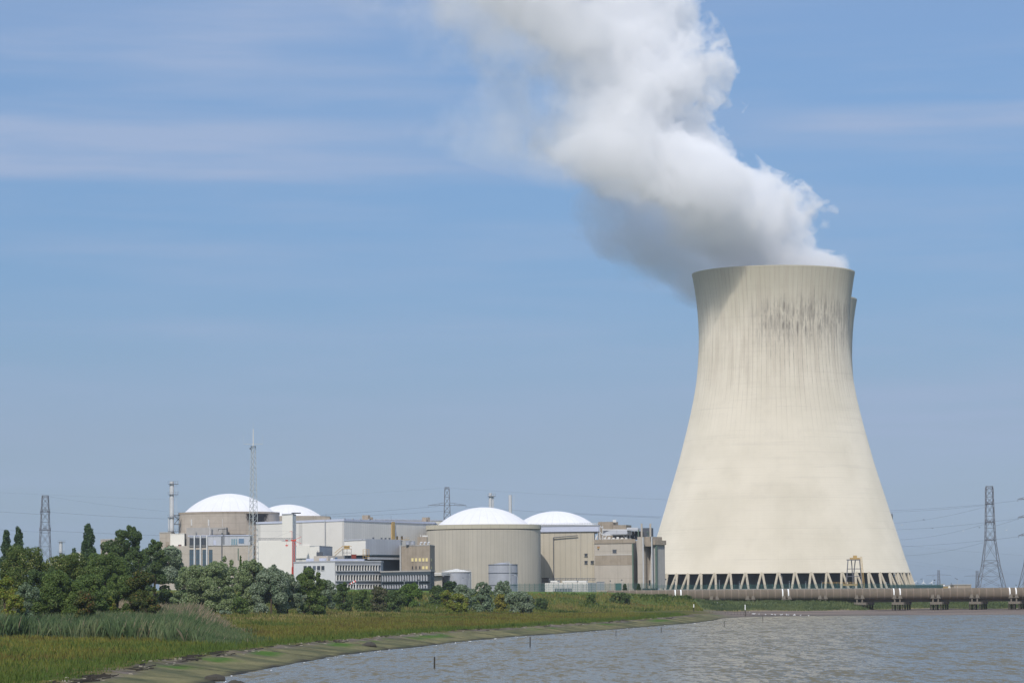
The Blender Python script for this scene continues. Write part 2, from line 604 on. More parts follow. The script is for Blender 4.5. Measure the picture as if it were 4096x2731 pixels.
def groundmat():
    m = bpy.data.materials.new("ground")
    m.use_nodes = True
    N, L = m.node_tree.nodes, m.node_tree.links
    b = N["Principled BSDF"]; b.inputs["Roughness"].default_value = .92
    b.inputs["Specular IOR Level"].default_value = .15
    at = N.new("ShaderNodeAttribute"); at.attribute_name = "Col"
    tc = N.new("ShaderNodeTexCoord")
    nz = N.new("ShaderNodeTexNoise"); nz.inputs["Scale"].default_value = 1.3; nz.inputs["Detail"].default_value = 10; nz.inputs["Roughness"].default_value = .7
    L.new(tc.outputs["Object"], nz.inputs[0])
    mr = N.new("ShaderNodeMapRange"); mr.inputs["From Min"].default_value = .3; mr.inputs["From Max"].default_value = .7
    mr.inputs["To Min"].default_value = .62; mr.inputs["To Max"].default_value = 1.25
    L.new(nz.outputs[0], mr.inputs[0])
    mx = N.new("ShaderNodeVectorMath"); mx.operation = 'SCALE'
    L.new(at.outputs["Color"], mx.inputs[0]); L.new(mr.outputs[0], mx.inputs["Scale"])
    L.new(mx.outputs[0], b.inputs["Base Color"])
    bp = N.new("ShaderNodeBump"); bp.inputs["Strength"].default_value = .6; bp.inputs["Distance"].default_value = .25
    L.new(nz.outputs[0], bp.inputs["Height"]); L.new(bp.outputs[0], b.inputs["Normal"])
    MATS["ground"] = m


groundmat()
build_terrain()


def build_water():
    m = bpy.data.materials.new("water")
    m.use_nodes = True
    N, L = m.node_tree.nodes, m.node_tree.links
    b = N["Principled BSDF"]
    b.inputs["Roughness"].default_value = .22
    b.inputs["IOR"].default_value = 1.33
    b.inputs["Specular IOR Level"].default_value = .34
    tc = N.new("ShaderNodeTexCoord")
    def nz(scale, sx, sy, det, rough=.55):
        mp = N.new("ShaderNodeMapping"); mp.inputs["Scale"].default_value = (sx, sy, 1)
        mp.inputs["Rotation"].default_value = (0, 0, R(12))
        L.new(tc.outputs["Object"], mp.inputs[0])
        n = N.new("ShaderNodeTexNoise"); n.inputs["Scale"].default_value = scale; n.inputs["Detail"].default_value = det
        n.inputs["Roughness"].default_value = rough; n.inputs["Distortion"].default_value = .4
        L.new(mp.outputs[0], n.inputs[0])
        return n.outputs[0]
    mix = N.new("ShaderNodeMix"); mix.data_type = 'RGBA'
    big = nz(.012, 1, .6, 4)
    L.new(big, mix.inputs[0])
    mix.inputs[6].default_value = C(98, 90, 66); mix.inputs[7].default_value = C(118, 110, 86)
    L.new(mix.outputs[2], b.inputs["Base Color"])
    # wave facets: slopes of crossing ripples, steeper in gusts
    def slope(scale, sx, sy, det, rough):
        mp = N.new("ShaderNodeMapping"); mp.inputs["Scale"].default_value = (sx, sy, 1); mp.inputs["Rotation"].default_value = (0, 0, R(9))
        L.new(tc.outputs["Object"], mp.inputs[0])
        n = N.new("ShaderNodeTexNoise"); n.inputs["Scale"].default_value = scale; n.inputs["Detail"].default_value = det; n.inputs["Roughness"].default_value = rough
        L.new(mp.outputs[0], n.inputs[0])
        v = N.new("ShaderNodeVectorMath"); v.operation = 'SUBTRACT'; L.new(n.outputs["Color"], v.inputs[0]); v.inputs[1].default_value = (.5, .5, .5)
        return v.outputs[0]
    def scale(v, k):
        q = N.new("ShaderNodeVectorMath"); q.operation = 'SCALE'; L.new(v, q.inputs[0])
        if isinstance(k, float): q.inputs["Scale"].default_value = k
        else: L.new(k, q.inputs["Scale"])
        return q.outputs[0]
    def add(a_, b_):
        q = N.new("ShaderNodeVectorMath"); q.operation = 'ADD'; L.new(a_, q.inputs[0])
        if isinstance(b_, tuple): q.inputs[1].default_value = b_
        else: L.new(b_, q.inputs[1])
        return q.outputs[0]
    sl = add(scale(slope(1.5, 1, .2, 4, .6), WAVE), scale(slope(.4, 1, .16, 3, .55), WAVE * .55))
    flat = N.new("ShaderNodeVectorMath"); flat.operation = 'MULTIPLY'; L.new(sl, flat.inputs[0]); flat.inputs[1].default_value = (1, 1.3, 0)
    nn = N.new("ShaderNodeVectorMath"); nn.operation = 'NORMALIZE'; L.new(add(flat.outputs[0], (0, -.09, 1)), nn.inputs[0])
    L.new(nn.outputs[0], b.inputs["Normal"])
    MATS["water"] = m
    me = MB()
    me.add([(-3000, -900, 0), (9000, -900, 0), (9000, 1120, 0), (-3000, 1120, 0)], [(0, 1, 2, 3)])
    o = me.build("water", m)
    tag(o, kind="structure")


WAVE = 1.3
build_water()


# ------------------------------------------------------------------ materials
mat("tower_plain", C(196, 186, 166), .9, .1, .2)
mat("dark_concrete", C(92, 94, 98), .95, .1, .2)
mat("concrete", C(186, 175, 161), .9, .16, .25, hpanel=3.2, streak=.35, bump=.3)
mat("concrete_pink", C(190, 181, 168), .9, .10, .2, hpanel=6.0, streak=.3)
mat("concrete_brown", C(170, 157, 140), .9, .2, .35, streak=.5)
mat("concrete_grey", C(176, 172, 166), .9, .12, .3, streak=.3)
mat("white_clad", C(226, 222, 214), .6, .05, .1, panel=2.4)
mat("white_plain", C(230, 226, 216), .6, .05, .2)
mat("grey_clad", C(192, 194, 198), .6, .06, .1, panel=3.0)
mat("dome_white", C(232, 231, 232), .6, .05, .25, panel=-5.2)
mat("beige_clad", C(190, 183, 168), .75, .08, .12, panel=-1.9, streak=.2)
mat("beige_wall", C(196, 187, 168), .75, .07, .1, panel=1.8, streak=.12)
mat("office_grey", C(166, 168, 170), .8, .08, .3)
mat("office_light", C(212, 212, 210), .8, .06, .3)
mat("office_dark", C(70, 80, 86), .7, .08, .3)
mat("fin_white", C(214, 212, 206), .7, .05, .5)
mat("slate", C(84, 92, 104), .6, .08, .2, panel=2.0)
mat("steel", C(204, 204, 202), .45, .1, .4, metal=.12, spec=.5)
mat("steel_dark", C(96, 100, 106), .6, .1, .4, metal=.3)
mat("tank_steel", C(176, 178, 184), .55, .1, .35, streak=.45, metal=.2)
mat("galv", C(186, 190, 190), .55, .06, .5, metal=.2)
mat("lattice", C(112, 112, 118), .7, .08, .2)
mat("cable", C(92, 98, 108), .7, .02, .2)
mat("yellow", C(190, 160, 104), .6, .08, .4)
mat("rust_red", C(140, 62, 48), .7, .1, .4)
mat("crane_red", C(204, 74, 58), .5, .06, .4)
mat("bluewhite", C(196, 200, 214), .6, .05, .4)
mat("green_pipe", C(104, 122, 108), .7, .1, .4)
mat("green_fence", C(70, 110, 104), .6, .08, .4)
mat("pipe_brown", C(120, 109, 94), .85, .2, .35, streak=.25, bump=.3)
mat("pipe_joint", C(140, 126, 112), .85, .1, .5)
mat("pier", C(126, 118, 106), .9, .14, .5)
mat("pile_dark", C(74, 70, 62), .95, .15, .5)
mat("band_white", C(240, 240, 236), .6, .03, .5)
mat("beam", C(120, 112, 102), .9, .12, .5)
mat("bark", C(92, 80, 66), .9, .2, 1.0)
mat("stone", C(158, 150, 134), .9, .2, 1.2)
mat("flat_black", C(40, 40, 42), .9, .1, .3)
mat("wood_dark", C(62, 58, 52), .9, .15, 1.0)
mat("gull", C(238, 238, 236), .7, .03, 2.0)
mat("bird_dark", C(64, 60, 58), .8, .03, 2.0)
mat("red_paint", C(206, 52, 48), .6, .04, 1.0)
mat("blue_glass", C(104, 128, 152), .2, .05, .5, spec=.6)
mat("winframe", C(120, 84, 76), .6, .05, .5)
mat("turbine_white", C(232, 232, 232), .6, .03, .5)
mat("blind_yellow", C(238, 222, 160), .7, .08, .8)


def glassmat(name, col, rough=.12):
    m = mat(name, col, rough, .15, .6, spec=.7)
    return m


glassmat("glass_dark", C(62, 66, 72)); glassmat("glass_teal", C(70, 92, 104)); glassmat("glass_pale", C(120, 148, 160)); glassmat("glass_grey", C(104, 112, 122))
leafmat("leaf", .4)
leafmat("blade", .3, .7, .15)


# ------------------------------------------------------------------ cooling towers
def towermat(name, second=False):
    m = bpy.data.materials.new(name)
    m.use_nodes = True
    N, L = m.node_tree.nodes, m.node_tree.links
    b = N["Principled BSDF"]; b.inputs["Roughness"].default_value = .9; b.inputs["Specular IOR Level"].default_value = .15; b.inputs["Diffuse Roughness"].default_value = .7
    tc = N.new("ShaderNodeTexCoord"); sp = N.new("ShaderNodeSeparateXYZ")
    L.new(tc.outputs["Object"], sp.inputs[0])
    def M(op, a, b2=None, c=None):
        n = N.new("ShaderNodeMath"); n.operation = op
        for i, v in enumerate((a, b2, c)):
            if v is None: continue
            if isinstance(v, (int, float)): n.inputs[i].default_value = v
            else: L.new(v, n.inputs[i])
        return n.outputs[0]
    def MR(v, a, b2, c=0., d=1.):
        n = N.new("ShaderNodeMapRange"); n.interpolation_type = 'SMOOTHSTEP'
        L.new(v, n.inputs[0])
        for k, q in zip(("From Min", "From Max", "To Min", "To Max"), (a, b2, c, d)): n.inputs[k].default_value = q
        return n.outputs[0]
    def NZ(vec, scale, det=5, rough=.6):
        n = N.new("ShaderNodeTexNoise"); n.inputs["Scale"].default_value = scale; n.inputs["Detail"].default_value = det; n.inputs["Roughness"].default_value = rough
        L.new(vec, n.inputs[0]); return n.outputs[0]
    ang = M('ARCTAN2', sp.outputs["Y"], sp.outputs["X"])
    arc = M('MULTIPLY', ang, 45.0)      # metres round the throat
    zz = sp.outputs["Z"]
    def vec(x, z):
        c = N.new("ShaderNodeCombineXYZ"); L.new(x, c.inputs[0]); L.new(z, c.inputs[2]); return c.outputs[0]
    cur = None
    def mix(f, c2, base=None):
        nonlocal cur
        n = N.new("ShaderNodeMix"); n.data_type = 'RGBA'
        L.new(f, n.inputs[0]) if not isinstance(f, float) else None
        if base is not None: n.inputs[6].default_value = base
        else: L.new(cur, n.inputs[6])
        n.inputs[7].default_value = c2
        cur = n.outputs[2]
    # warm pale concrete with large soft patches
    mix(MR(NZ(tc.outputs["Object"], .035, 6), .35, .7), C(216, 208, 190), C(226, 218, 201))
    # broad level casting bands
    mix(M('MULTIPLY', MR(NZ(vec(M('MULTIPLY', arc, .02), M('MULTIPLY', zz, .45)), 1.0, 4), .5, .72), .35), C(206, 198, 182))
    # collar near the rim is greener and greyer
    mix(M('MULTIPLY', MR(zz, 128, 166), .62), C(178, 173, 152))
    mix(M('MULTIPLY', M('MULTIPLY', MR(zz, 84, 128), MR(NZ(vec(M('MULTIPLY', arc, .35), M('MULTIPLY', zz, .03)), 1.0, 4), .4, .68)), .45), C(184, 172, 154))
    # formwork ribs fading downwards
    rib = M('LESS_THAN', M('PINGPONG', arc, 1.32), .15)
    ribf = M('MULTIPLY', M('MULTIPLY', rib, MR(zz, 62, 120)), MR(NZ(vec(M('MULTIPLY', arc, .8), M('MULTIPLY', zz, .06)), 1.0, 3), .3, .62))
    mix(M('MULTIPLY', ribf, .38), C(140, 128, 112))
    hl = M('LESS_THAN', M('PINGPONG', zz, .65), .07)
    mix(M('MULTIPLY', hl, .08), C(150, 140, 124))
    mix(M('MULTIPLY', M('MULTIPLY', M('LESS_THAN', M('PINGPONG', zz, 7.8), .22), MR(NZ(vec(M('MULTIPLY', arc, .08), M('MULTIPLY', zz, .3)), 1.0, 3), .4, .6)), .16), C(172, 164, 150))
    mix(M('MULTIPLY', MR(NZ(tc.outputs['Object'], .12, 7, .7), .52, .72), .12), C(186, 178, 164))
    # dark weather streaks in a belt below the rim
    slot = N.new("ShaderNodeTexNoise"); slot.noise_dimensions = '1D'; slot.inputs["Scale"].default_value = .55; slot.inputs["Detail"].default_value = 2
    L.new(arc, slot.inputs["W"])
    line = MR(M('PINGPONG', arc, 1.32), .95, .1)
    zj = M('ADD', zz, M('MULTIPLY', M('SUBTRACT', NZ(vec(M('MULTIPLY', arc, .22), M('MULTIPLY', zz, .01)), 1.0, 4, .7), .5), 22.0))
    belt = M('MULTIPLY', MR(zj, 120, 138), MR(zj, 154, 143))
    low = M('MULTIPLY', MR(zz, 96, 124), MR(zz, 140, 132))
    side = M('MULTIPLY', MR(ang, -2.1, -1.6), MR(ang, -.05, -.4))
    pat = NZ(vec(M('MULTIPLY', arc, .9), M('MULTIPLY', zz, .16)), 1.0, 6, .7)
    jag = NZ(vec(M('MULTIPLY', arc, 1.25), M('MULTIPLY', zz, .035)), 1.0, 4, .65)
    gap = MR(NZ(vec(M('MULTIPLY', arc, .16), M('MULTIPLY', zz, .02)), 1.0, 2, .5), .3, .5, .3, 1.)
    soft = M('MULTIPLY', M('MULTIPLY', belt, side), MR(NZ(vec(M('MULTIPLY', arc, .3), M('MULTIPLY', zz, .1)), 1.0, 4, .6), .38, .6))
    mix(M('MULTIPLY', soft, .42), C(150, 142, 130))
    f1 = M('MULTIPLY', M('MULTIPLY', M('MULTIPLY', belt, side), M('ADD', M('MULTIPLY', line, .55), MR(jag, .47, .6))), M('MULTIPLY', MR(pat, .44, .58), gap))
    mix(M('MINIMUM', M('MULTIPLY', f1, .8), .68), C(116, 108, 100))
    pat2 = NZ(vec(M('MULTIPLY', arc, 1.6), M('MULTIPLY', zz, .11)), 1.0, 5, .7)
    f2 = M('MULTIPLY', M('MULTIPLY', M('MULTIPLY', low, side), MR(M('PINGPONG', arc, 1.32), .35, .0)), MR(pat2, .48, .62))
    mix(M('MULTIPLY', f2, .7), C(106, 98, 90))
    pat3 = NZ(vec(M('MULTIPLY', arc, .7), M('MULTIPLY', zz, 1.6)), 1.0, 4, .7)
    f3 = M('MULTIPLY', MR(pat3, .62, .72), MR(zz, 120, 150))
    mix(M('MULTIPLY', f3, .4), C(120, 112, 98))
    L.new(cur, b.inputs["Base Color"])
    bp = N.new("ShaderNodeBump"); bp.inputs["Strength"].default_value = .25; bp.inputs["Distance"].default_value = .3
    L.new(rib, bp.inputs["Height"]); L.new(bp.outputs[0], b.inputs["Normal"])
    MATS[name] = m
    return m


towermat("tower_shell")
TD = 1600.0
prof_px = [(2294, 527), (2230, 505.5), (2165, 485.5), (2101, 466), (2038, 446.5), (1974, 427), (1910, 407), (1846, 388), (1783, 371.5), (1719, 354.5), (1655, 339),
           (1591, 325), (1527, 314), (1463, 307), (1400, 303), (1345, 301.5), (1290, 303), (1240, 306), (1190, 311), (1150, 317), (1120, 322), (1100, 326)]
TB = Vector(fp(3109, TD)).to_3d(); TB.z = 8.0
tower_prof = [(hw / FPX * TD * 1.0, zat(py, TD, 3105) - 0.0) for py, hw in prof_px]
ZL = tower_prof[0][1]; ZT = tower_prof[-1][1]; RL = tower_prof[0][0]; RT = tower_prof[-1][0]


def cooling_tower(base, label, npair=52, detail=True):
    r = root("cooling_tower", base, label, "cooling tower", "cooling towers of the power station")
    dz = base.z - 8.0
    pr = [(a, z + dz) for a, z in tower_prof]
    # finer profile
    fine = []
    for (a, z), (a2, z2) in zip(pr[:-1], pr[1:]):
        for k in range(3): fine.append((a + (a2 - a) * k / 3, z + (z2 - z) * k / 3))
    fine.append(pr[-1])
    outer = MB().lathe(fine, base.x, base.y, 192)
    thick = [(a - 1.0, z) for a, z in fine]
    shell = outer
    n0 = len(fine)
    inner = [(a, z) for a, z in reversed(thick)]
    sh = MB().lathe(fine + [(fine[-1][0] + .06, fine[-1][1] + .05), (fine[-1][0] + .06, fine[-1][1] + .8), (fine[-1][0] - 1.2, fine[-1][1] + .8)] + inner + [fine[0]], base.x, base.y, 192)
    sh.build("shell", MATS["tower_shell"], r, smooth=True)
    # A-shaped legs
    zl = ZL + dz
    for k in range(npair):
        a = 2 * math.pi * (k + .35) / npair
        if math.sin(a) > .25 and k % 2: pass
        h = 2 * math.pi / npair * .27
        top = Vector((base.x + (RL - .6) * math.cos(a), base.y + (RL - .6) * math.sin(a), zl + .3))
        mb = MB()
        for sgn in (-1, 1):
            aa = a + sgn * h
            rf = RL + 2.7
            ft = Vector((base.x + rf * math.cos(aa), base.y + rf * math.sin(aa), base.z - .3))
            aa2 = a + sgn * h * .12
            tp = Vector((base.x + (RL - .6) * math.cos(aa2), base.y + (RL - .6) * math.sin(aa2), zl + .3))
            mb.bar(ft, tp, .62, 8)
        mb.build("support_leg", MATS["tower_plain"], r)
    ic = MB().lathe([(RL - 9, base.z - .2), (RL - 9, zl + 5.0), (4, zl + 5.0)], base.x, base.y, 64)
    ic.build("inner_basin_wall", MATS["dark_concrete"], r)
    bs = MB().lathe([(RL + 5, base.z - .6), (RL + 5, base.z + .9), (RL + 1.5, base.z + .9)], base.x, base.y, 96)
    bs.build("basin_kerb", MATS["concrete_grey"], r)
    return r


cooling_tower(TB, "huge pale concrete cooling tower nearest the river, with dark streaks below its rim")
T2 = Vector(fp(3127 + 17, 1752)).to_3d(); T2.z = 8.0
cooling_tower(T2, "second cooling tower, almost hidden behind the big one, only its right rim showing")

# ------------------------------------------------------------------ buildings
SITE = 8.0


def body(front, back, z1, z0=SITE - .5, mb=None):
    """a block standing on its visible front corners [(px, D) ...], reaching `back` metres to the rear"""
    P = [fp(a, d) for a, d in front]
    P = P + [(P[-1][0], P[-1][1] + back), (P[0][0], P[0][1] + back)]
    return (mb or MB()).prism(P, z0, z1)


def rim(front, back, z1, h=.5, out=.15, mb=None):
    """a roof edge strip standing a little proud of the walls"""
    P = [Vector(fp(a, d)) for a, d in front]
    P = P + [P[-1] + Vector((0, back)), P[0] + Vector((0, back))]
    c = sum(P, Vector((0, 0))) / len(P)
    Q = [p + (p - c).normalized() * out for p in P]
    return (mb or MB()).prism([tuple(q) for q in Q], z1 - h * .6, z1 + h * .4)


def broot(name, px, D, label, cat, group=None):
    x, y = fp(px, D)
    return root(name, (x, y, SITE), label, cat, group)


def dome_pts(a, h, n=14):
    Rr = (a * a + h * h) / (2 * h)
    t1 = math.asin(min(1, a / Rr))
    return [(Rr * math.sin(t1 * (1 - k / n)), Rr * math.cos(t1 * (1 - k / n)) - (Rr - h)) for k in range(n + 1)]


# far left concrete block
r = broot("concrete_building", 440, 1500, "low brown concrete block peeping out above the trees at the left", "building")
body([(402, 1500), (480, 1490)], 20, zat(2157, 1500, 440)).build("wall", MATS["concrete"], r)
rim([(402, 1500), (480, 1490)], 20, zat(2157, 1500, 440), .6).build("roof_edge", MATS["concrete_grey"], r)
r = broot("white_building", 316, 1500, "tiny pale building sliver beside the tall poplar at the left", "building")
body([(308, 1500), (321, 1495), (330, 1505)], 10, zat(2207, 1500, 316)).build("wall", MATS["white_plain"], r)
rim([(308, 1500), (321, 1495), (330, 1505)], 10, zat(2207, 1500, 316), .5).build("roof_edge", MATS["grey_clad"], r)


def stack(name, px, D, ytop, ybase, hw, label, plats=(), side=1, slim=None):
    c = pt(px, (ytop + ybase) / 2, D)
    rr = hw / FPX * D
    z0, z1 = zat(ybase, D, px), zat(ytop, D, px)
    r = root(name, (c.x, D, z0), label, "chimney", "steel chimneys")
    mb = MB().lathe([(rr, z0), (rr, z1), (rr * .85, z1), (rr * .85, z1 - 2)], c.x, D, 24)
    mb.build("flue", MATS["steel"], r, True)
    mb = MB()
    n = max(3, int((z1 - z0) / 6.5))
    for k in range(1, n): 
        z = z0 + (z1 - z0) * k / n
        mb.lathe([(rr, z - .12), (rr + .06, z - .12), (rr + .06, z + .12), (rr, z + .12)], c.x, D, 24)
    mb.build("flange", MATS["steel"], r)
    if slim:
        MB().bar((c.x + side * (rr + .5), D + .2, z0), (c.x + side * (rr + .5), D + .2, z1 + slim), .35, 10).build("service_pipe", MATS["steel"], r)
    for yp in plats:
        z = zat(yp, D, px)
        mb = MB().box(c.x - rr - .5, c.x + rr + 1.9, D - rr - .7, D + rr + .5, z - .12, z)
        for a in (c.x - rr - .5, c.x + rr + 1.9, c.x + rr + .8):
            mb.bar((a, D - rr - .7, z), (a, D - rr - .7, z + 1.1), .05)
        mb.bar((c.x - rr - .5, D - rr - .7, z + 1.1), (c.x + rr + 1.9, D - rr - .7, z + 1.1), .05)
        mb.bar((c.x + rr + 1.9, D - rr - .7, z + 1.1), (c.x + rr + 1.9, D + rr + .5, z + 1.1), .05)
        mb.build("platform", MATS["steel_dark"], r)
    mb = MB()
    xl = c.x + side * (rr + 1.1)
    for dx in (-.25, .25): mb.bar((xl + dx, D - .3, z0), (xl + dx, D - .3, z1), .03)
    for k in range(int((z1 - z0) / .8)): mb.bar((xl - .25, D - .3, z0 + k * .8), (xl + .25, D - .3, z0 + k * .8), .02)
    mb.build("ladder", MATS["steel"], r)
    return r


# ---- reactor with the big dome
D1 = 1400.0
cxp = 916.5
c = pt(cxp, 2050, D1); RD = 200.7 / FPX * D1
zt = zat(2050, D1, cxp)
r = root("reactor_building", (c.x, D1, SITE), "brown concrete reactor drum under the largest white dome, soot stained near its top", "reactor building", "reactor buildings")
mb = MB().lathe([(RD, SITE - .5), (RD, zt), (RD - .6, zt), (RD - .6, zt - .8), (18, zt - .8)], c.x, D1, 128)
mb.build("drum_wall", MATS["concrete"], r, True)
d = dome_pts(184 / FPX * D1, 77 / FPX * D1 + .6)
MB().lathe([(a, z + zt - .7) for a, z in d], c.x, D1, 96).build("dome", MATS["dome_white"], r, True)
mb = MB().lathe([(RD + .02, zt - .9), (RD + .12, zt - .9), (RD + .12, zt + .02), (RD, zt + .02)], c.x, D1, 128)
mb.build("coping", MATS["concrete_brown"], r)
REAC = r
# fins of soot, a mark with its own shape on the drum
sm = bpy.data.materials.new("soot"); sm.use_nodes = True
N, L = sm.node_tree.nodes, sm.node_tree.links
tc = N.new("ShaderNodeTexCoord"); b = N["Principled BSDF"]; b.inputs["Base Color"].default_value = C(36, 36, 40); b.inputs["Roughness"].default_value = .95
nz = N.new("ShaderNodeTexNoise"); nz.inputs["Scale"].default_value = 1.1; nz.inputs["Detail"].default_value = 6
L.new(tc.outputs["Object"], nz.inputs[0])
at = N.new("ShaderNodeAttribute"); at.attribute_name = "Col"
ad = N.new("ShaderNodeMath"); ad.operation = 'MULTIPLY_ADD'; L.new(nz.outputs[0], ad.inputs[0]); ad.inputs[1].default_value = .7; 
sb = N.new("ShaderNodeMath"); sb.operation = 'SUBTRACT'; L.new(at.outputs["Fac"], sb.inputs[0]); sb.inputs[1].default_value = .35
L.new(sb.outputs[0], ad.inputs[2])
mr = N.new("ShaderNodeMapRange"); mr.inputs["From Min"].default_value = .12; mr.inputs["From Max"].default_value = .75; mr.interpolation_type = 'SMOOTHSTEP'
L.new(ad.outputs[0], mr.inputs[0]); L.new(mr.outputs[0], b.inputs["Alpha"])
MATS["soot"] = sm
a0 = math.asin((986 - cxp) / 200.7); a1 = math.asin((1096 - cxp) / 200.7)
na, nzr = 24, 12
V, F, cc = [], [], []
z0s = zat(2112, D1, 1030)
for j in range(nzr + 1):
    for i in range(na + 1):
        a = a0 + (a1 - a0) * i / na
        z = z0s + (zt - .05 - z0s) * j / nzr
        V.append((c.x + (RD + .03) * math.sin(a), D1 - (RD + .03) * math.cos(a), z))
        u, v = i / na, j / nzr
        k = max(0, 1 - abs(u - .42) / .5) * (v ** .8)
        cc.append(min(1, k * 1.7) * min(1, u * 6) * min(1, (1 - u) * 6))
mb = MB(); mb.v = V
mb.f = [(j * (na + 1) + i, j * (na + 1) + i + 1, (j + 1) * (na + 1) + i + 1, (j + 1) * (na + 1) + i) for j in range(nzr) for i in range(na)]
so = mb.build("soot_stain", sm, r)
ca = so.data.color_attributes.new("Col", 'FLOAT_COLOR', 'POINT')
for i, k in enumerate(cc): ca.data[i].color = (k, k, k, 1)

# concrete annex with glazed stair front, in front of the drum
r = broot("annex_building", 830, 1365, "grey concrete annex with tall glazed bays and pale fins in front of the largest dome", "building")
Fc = [(665, 1372), (745, 1366), (1005, 1352), (1012, 1362)]
ztop = zat(2109, 1366, 745)
body([(745, 1371), (905, 1367)], 8, ztop).build("upper_wall", MATS["concrete_grey"], r)
body([(683, 1362), (1010, 1356), (1014, 1364)], 8, zat(2181, 1360, 900)).build("wall", MATS["concrete_pink"], r)
FA = Face(683, 1362, 1010, 1356)
mb = MB()
FA.pbox(mb, 758, 1000, 2143, 2181, 0.0, -6); mb.build("penthouse", MATS["grey_clad"], r)
mb = MB(); FA.pbox(mb, 752, 1004, 2139, 2143, .3, -6.2); mb.build("penthouse_roof", MATS["bluewhite"], r)
mb = MB(); FA.pbox(mb, 838, 972, 2136, 2139, -1, -6); mb.build("roof_canopy", MATS["flat_black"], r)
for a, b_ in ((760, 776), (783, 798), (808, 823)):
    mb = MB(); FA.pbox(mb, a, b_, 2150, 2188, .15, -.1); w = mb.build("window", MATS["glass_dark"], r)
    mb = MB(); FA.pbox(mb, a - 1.2, a, 2150, 2188, .3, 0); FA.pbox(mb, b_, b_ + 1.2, 2150, 2188, .3, 0); FA.pbox(mb, a, b_, 2176, 2178, .3, 0); mb.build("frame", MATS["office_dark"], w)
for a, b_ in ((758, 775), (784, 799), (810, 825), (836, 850)):
    mb = MB(); FA.pbox(mb, a, b_, 2197, 2284, .12, -.1); w = mb.build("window", MATS["glass_teal"], r)
    mb = MB()
    for yy in (2197, 2212, 2234, 2256, 2276): FA.pbox(mb, a, b_, yy, yy + 1.6, .22, .1)
    m_ = (a + b_) / 2; FA.pbox(mb, m_ - .5, m_ + .5, 2197, 2284, .22, .1)
    mb.build("frame", MATS["steel_dark"], w)
for a in (779, 803, 829):
    mb = MB(); FA.pbox(mb, a - 2.4, a + 2.4, 2140, 2290, .9, 0); mb.build("fin", MATS["office_light"], r)
mb = MB(); FA.pbox(mb, 924, 951, 2154, 2178, .12, -.1); w = mb.build("window", MATS["glass_pale"], r)
mb = MB(); [FA.pbox(mb, q, q + 1.5, 2154, 2178, .22, .1) for q in (924, 932, 941, 949)]; mb.build("frame", MATS["fin_white"], w)
mb = MB(); FA.pbox(mb, 955, 976, 2153, 2172, .12, -.1); mb.build("window", MATS["blue_glass"], r)
mb = MB(); FA.pbox(mb, 854, 864, 2160, 2179, .12, -.1); mb.build("door", MATS["bluewhite"], r)
mb = MB(); FA.pbox(mb, 951, 955, 2192, 2240, .1, 0); mb.build("drain_recess", MATS["green_pipe"], r)
mb = MB()
FA.pbox(mb, 886, 890, 2130, 2240, .25, .0)
for yy in range(2136, 2176, 4): FA.pbox(mb, 892, 898, yy, yy + 1, .5, .3)
mb.build("wall_ladder", MATS["steel_dark"], r)
mb = MB()
FA.pbox(mb, 757, 1006, 2180, 2182.4, .25, 0); mb.build("ledge", MATS["concrete_grey"], r)
# loop of pipe and aerials on the roof
mb = MB()
zz = zat(2118, 1362, 880)
for a, b_ in ((873, 892), (892, 910)):
    p1, p2 = pt(a, 2123, 1362), pt(b_, 2123, 1362)
    mb.tube([p1, (p1.x, 1362, p1.z + .9), (p2.x, 1362, p2.z + .9), p2, (p2.x, 1362, p2.z - 1.5)], .14)
mb.build("pipe_loop", MATS["flat_black"], r)
mb = MB()
for a, y0, y1 in ((766, 2074, 2106), (833, 2076, 2112), (838, 2080, 2140), (890, 2074, 2106)):
    p, q = pt(a, y0, 1364), pt(a, y1, 1364); mb.bar(p, q, .09)
mb.build("roof_mast", MATS["steel"], r)
for a in (766, 834):
    mb = MB(); p, q = pt(a, 2077, 1363.5), pt(a, 2101, 1363.5); mb.bar(p, q, .28, 8); mb.build("antenna_panel", MATS["fin_white"], r)

# blocks to the left of it
r = broot("chimney_building", 664, 1385, "brown concrete block carrying the tall steel chimney", "building")
body([(638, 1386), (684, 1380)], 16, zat(2129, 1384, 660)).build("wall", MATS["concrete"], r)
Fq = Face(638, 1386, 684, 1380)
mb = MB(); Fq.pbox(mb, 663, 676, 2165, 2189, .1, -.1); mb.build("door", MATS["concrete_brown"], r)
mb = MB(); Fq.pbox(mb, 667, 675, 2182, 2190, .2, .1); mb.build("equipment_box", MATS["rust_red"], r)
rim([(638, 1386), (684, 1380)], 16, zat(2129, 1384, 660), .5).build("roof_edge", MATS["concrete_grey"], r)
r = broot("white_block", 710, 1370, "plain white box building between the steel chimney and the annex", "building")
body([(681, 1372), (737, 1368), (743, 1376)], 12, zat(2134, 1370, 710), zat(2190, 1370, 710)).build("wall", MATS["white_plain"], r)
Fq = Face(681, 1372, 737, 1368)
mb = MB(); Fq.pbox(mb, 713, 726, 2177, 2188, .08, -.2); w = mb.build("window", MATS["glass_dark"], r)
mb = MB(); Fq.pbox(mb, 716, 723, 2179, 2187, .14, .08); mb.build("shutter", MATS["rust_red"], w)
rim([(681, 1372), (737, 1368), (743, 1376)], 12, zat(2134, 1370, 710), .35).build("roof_edge", MATS["white_clad"], r)
r = broot("low_concrete_building", 700, 1368, "pinkish concrete building with reddish window bands under the white box", "building")
body([(655, 1369), (744, 1364)], 22, zat(2190, 1369, 700)).build("wall", MATS["concrete_pink"], r)
Fq = Face(655, 1369, 744, 1364)
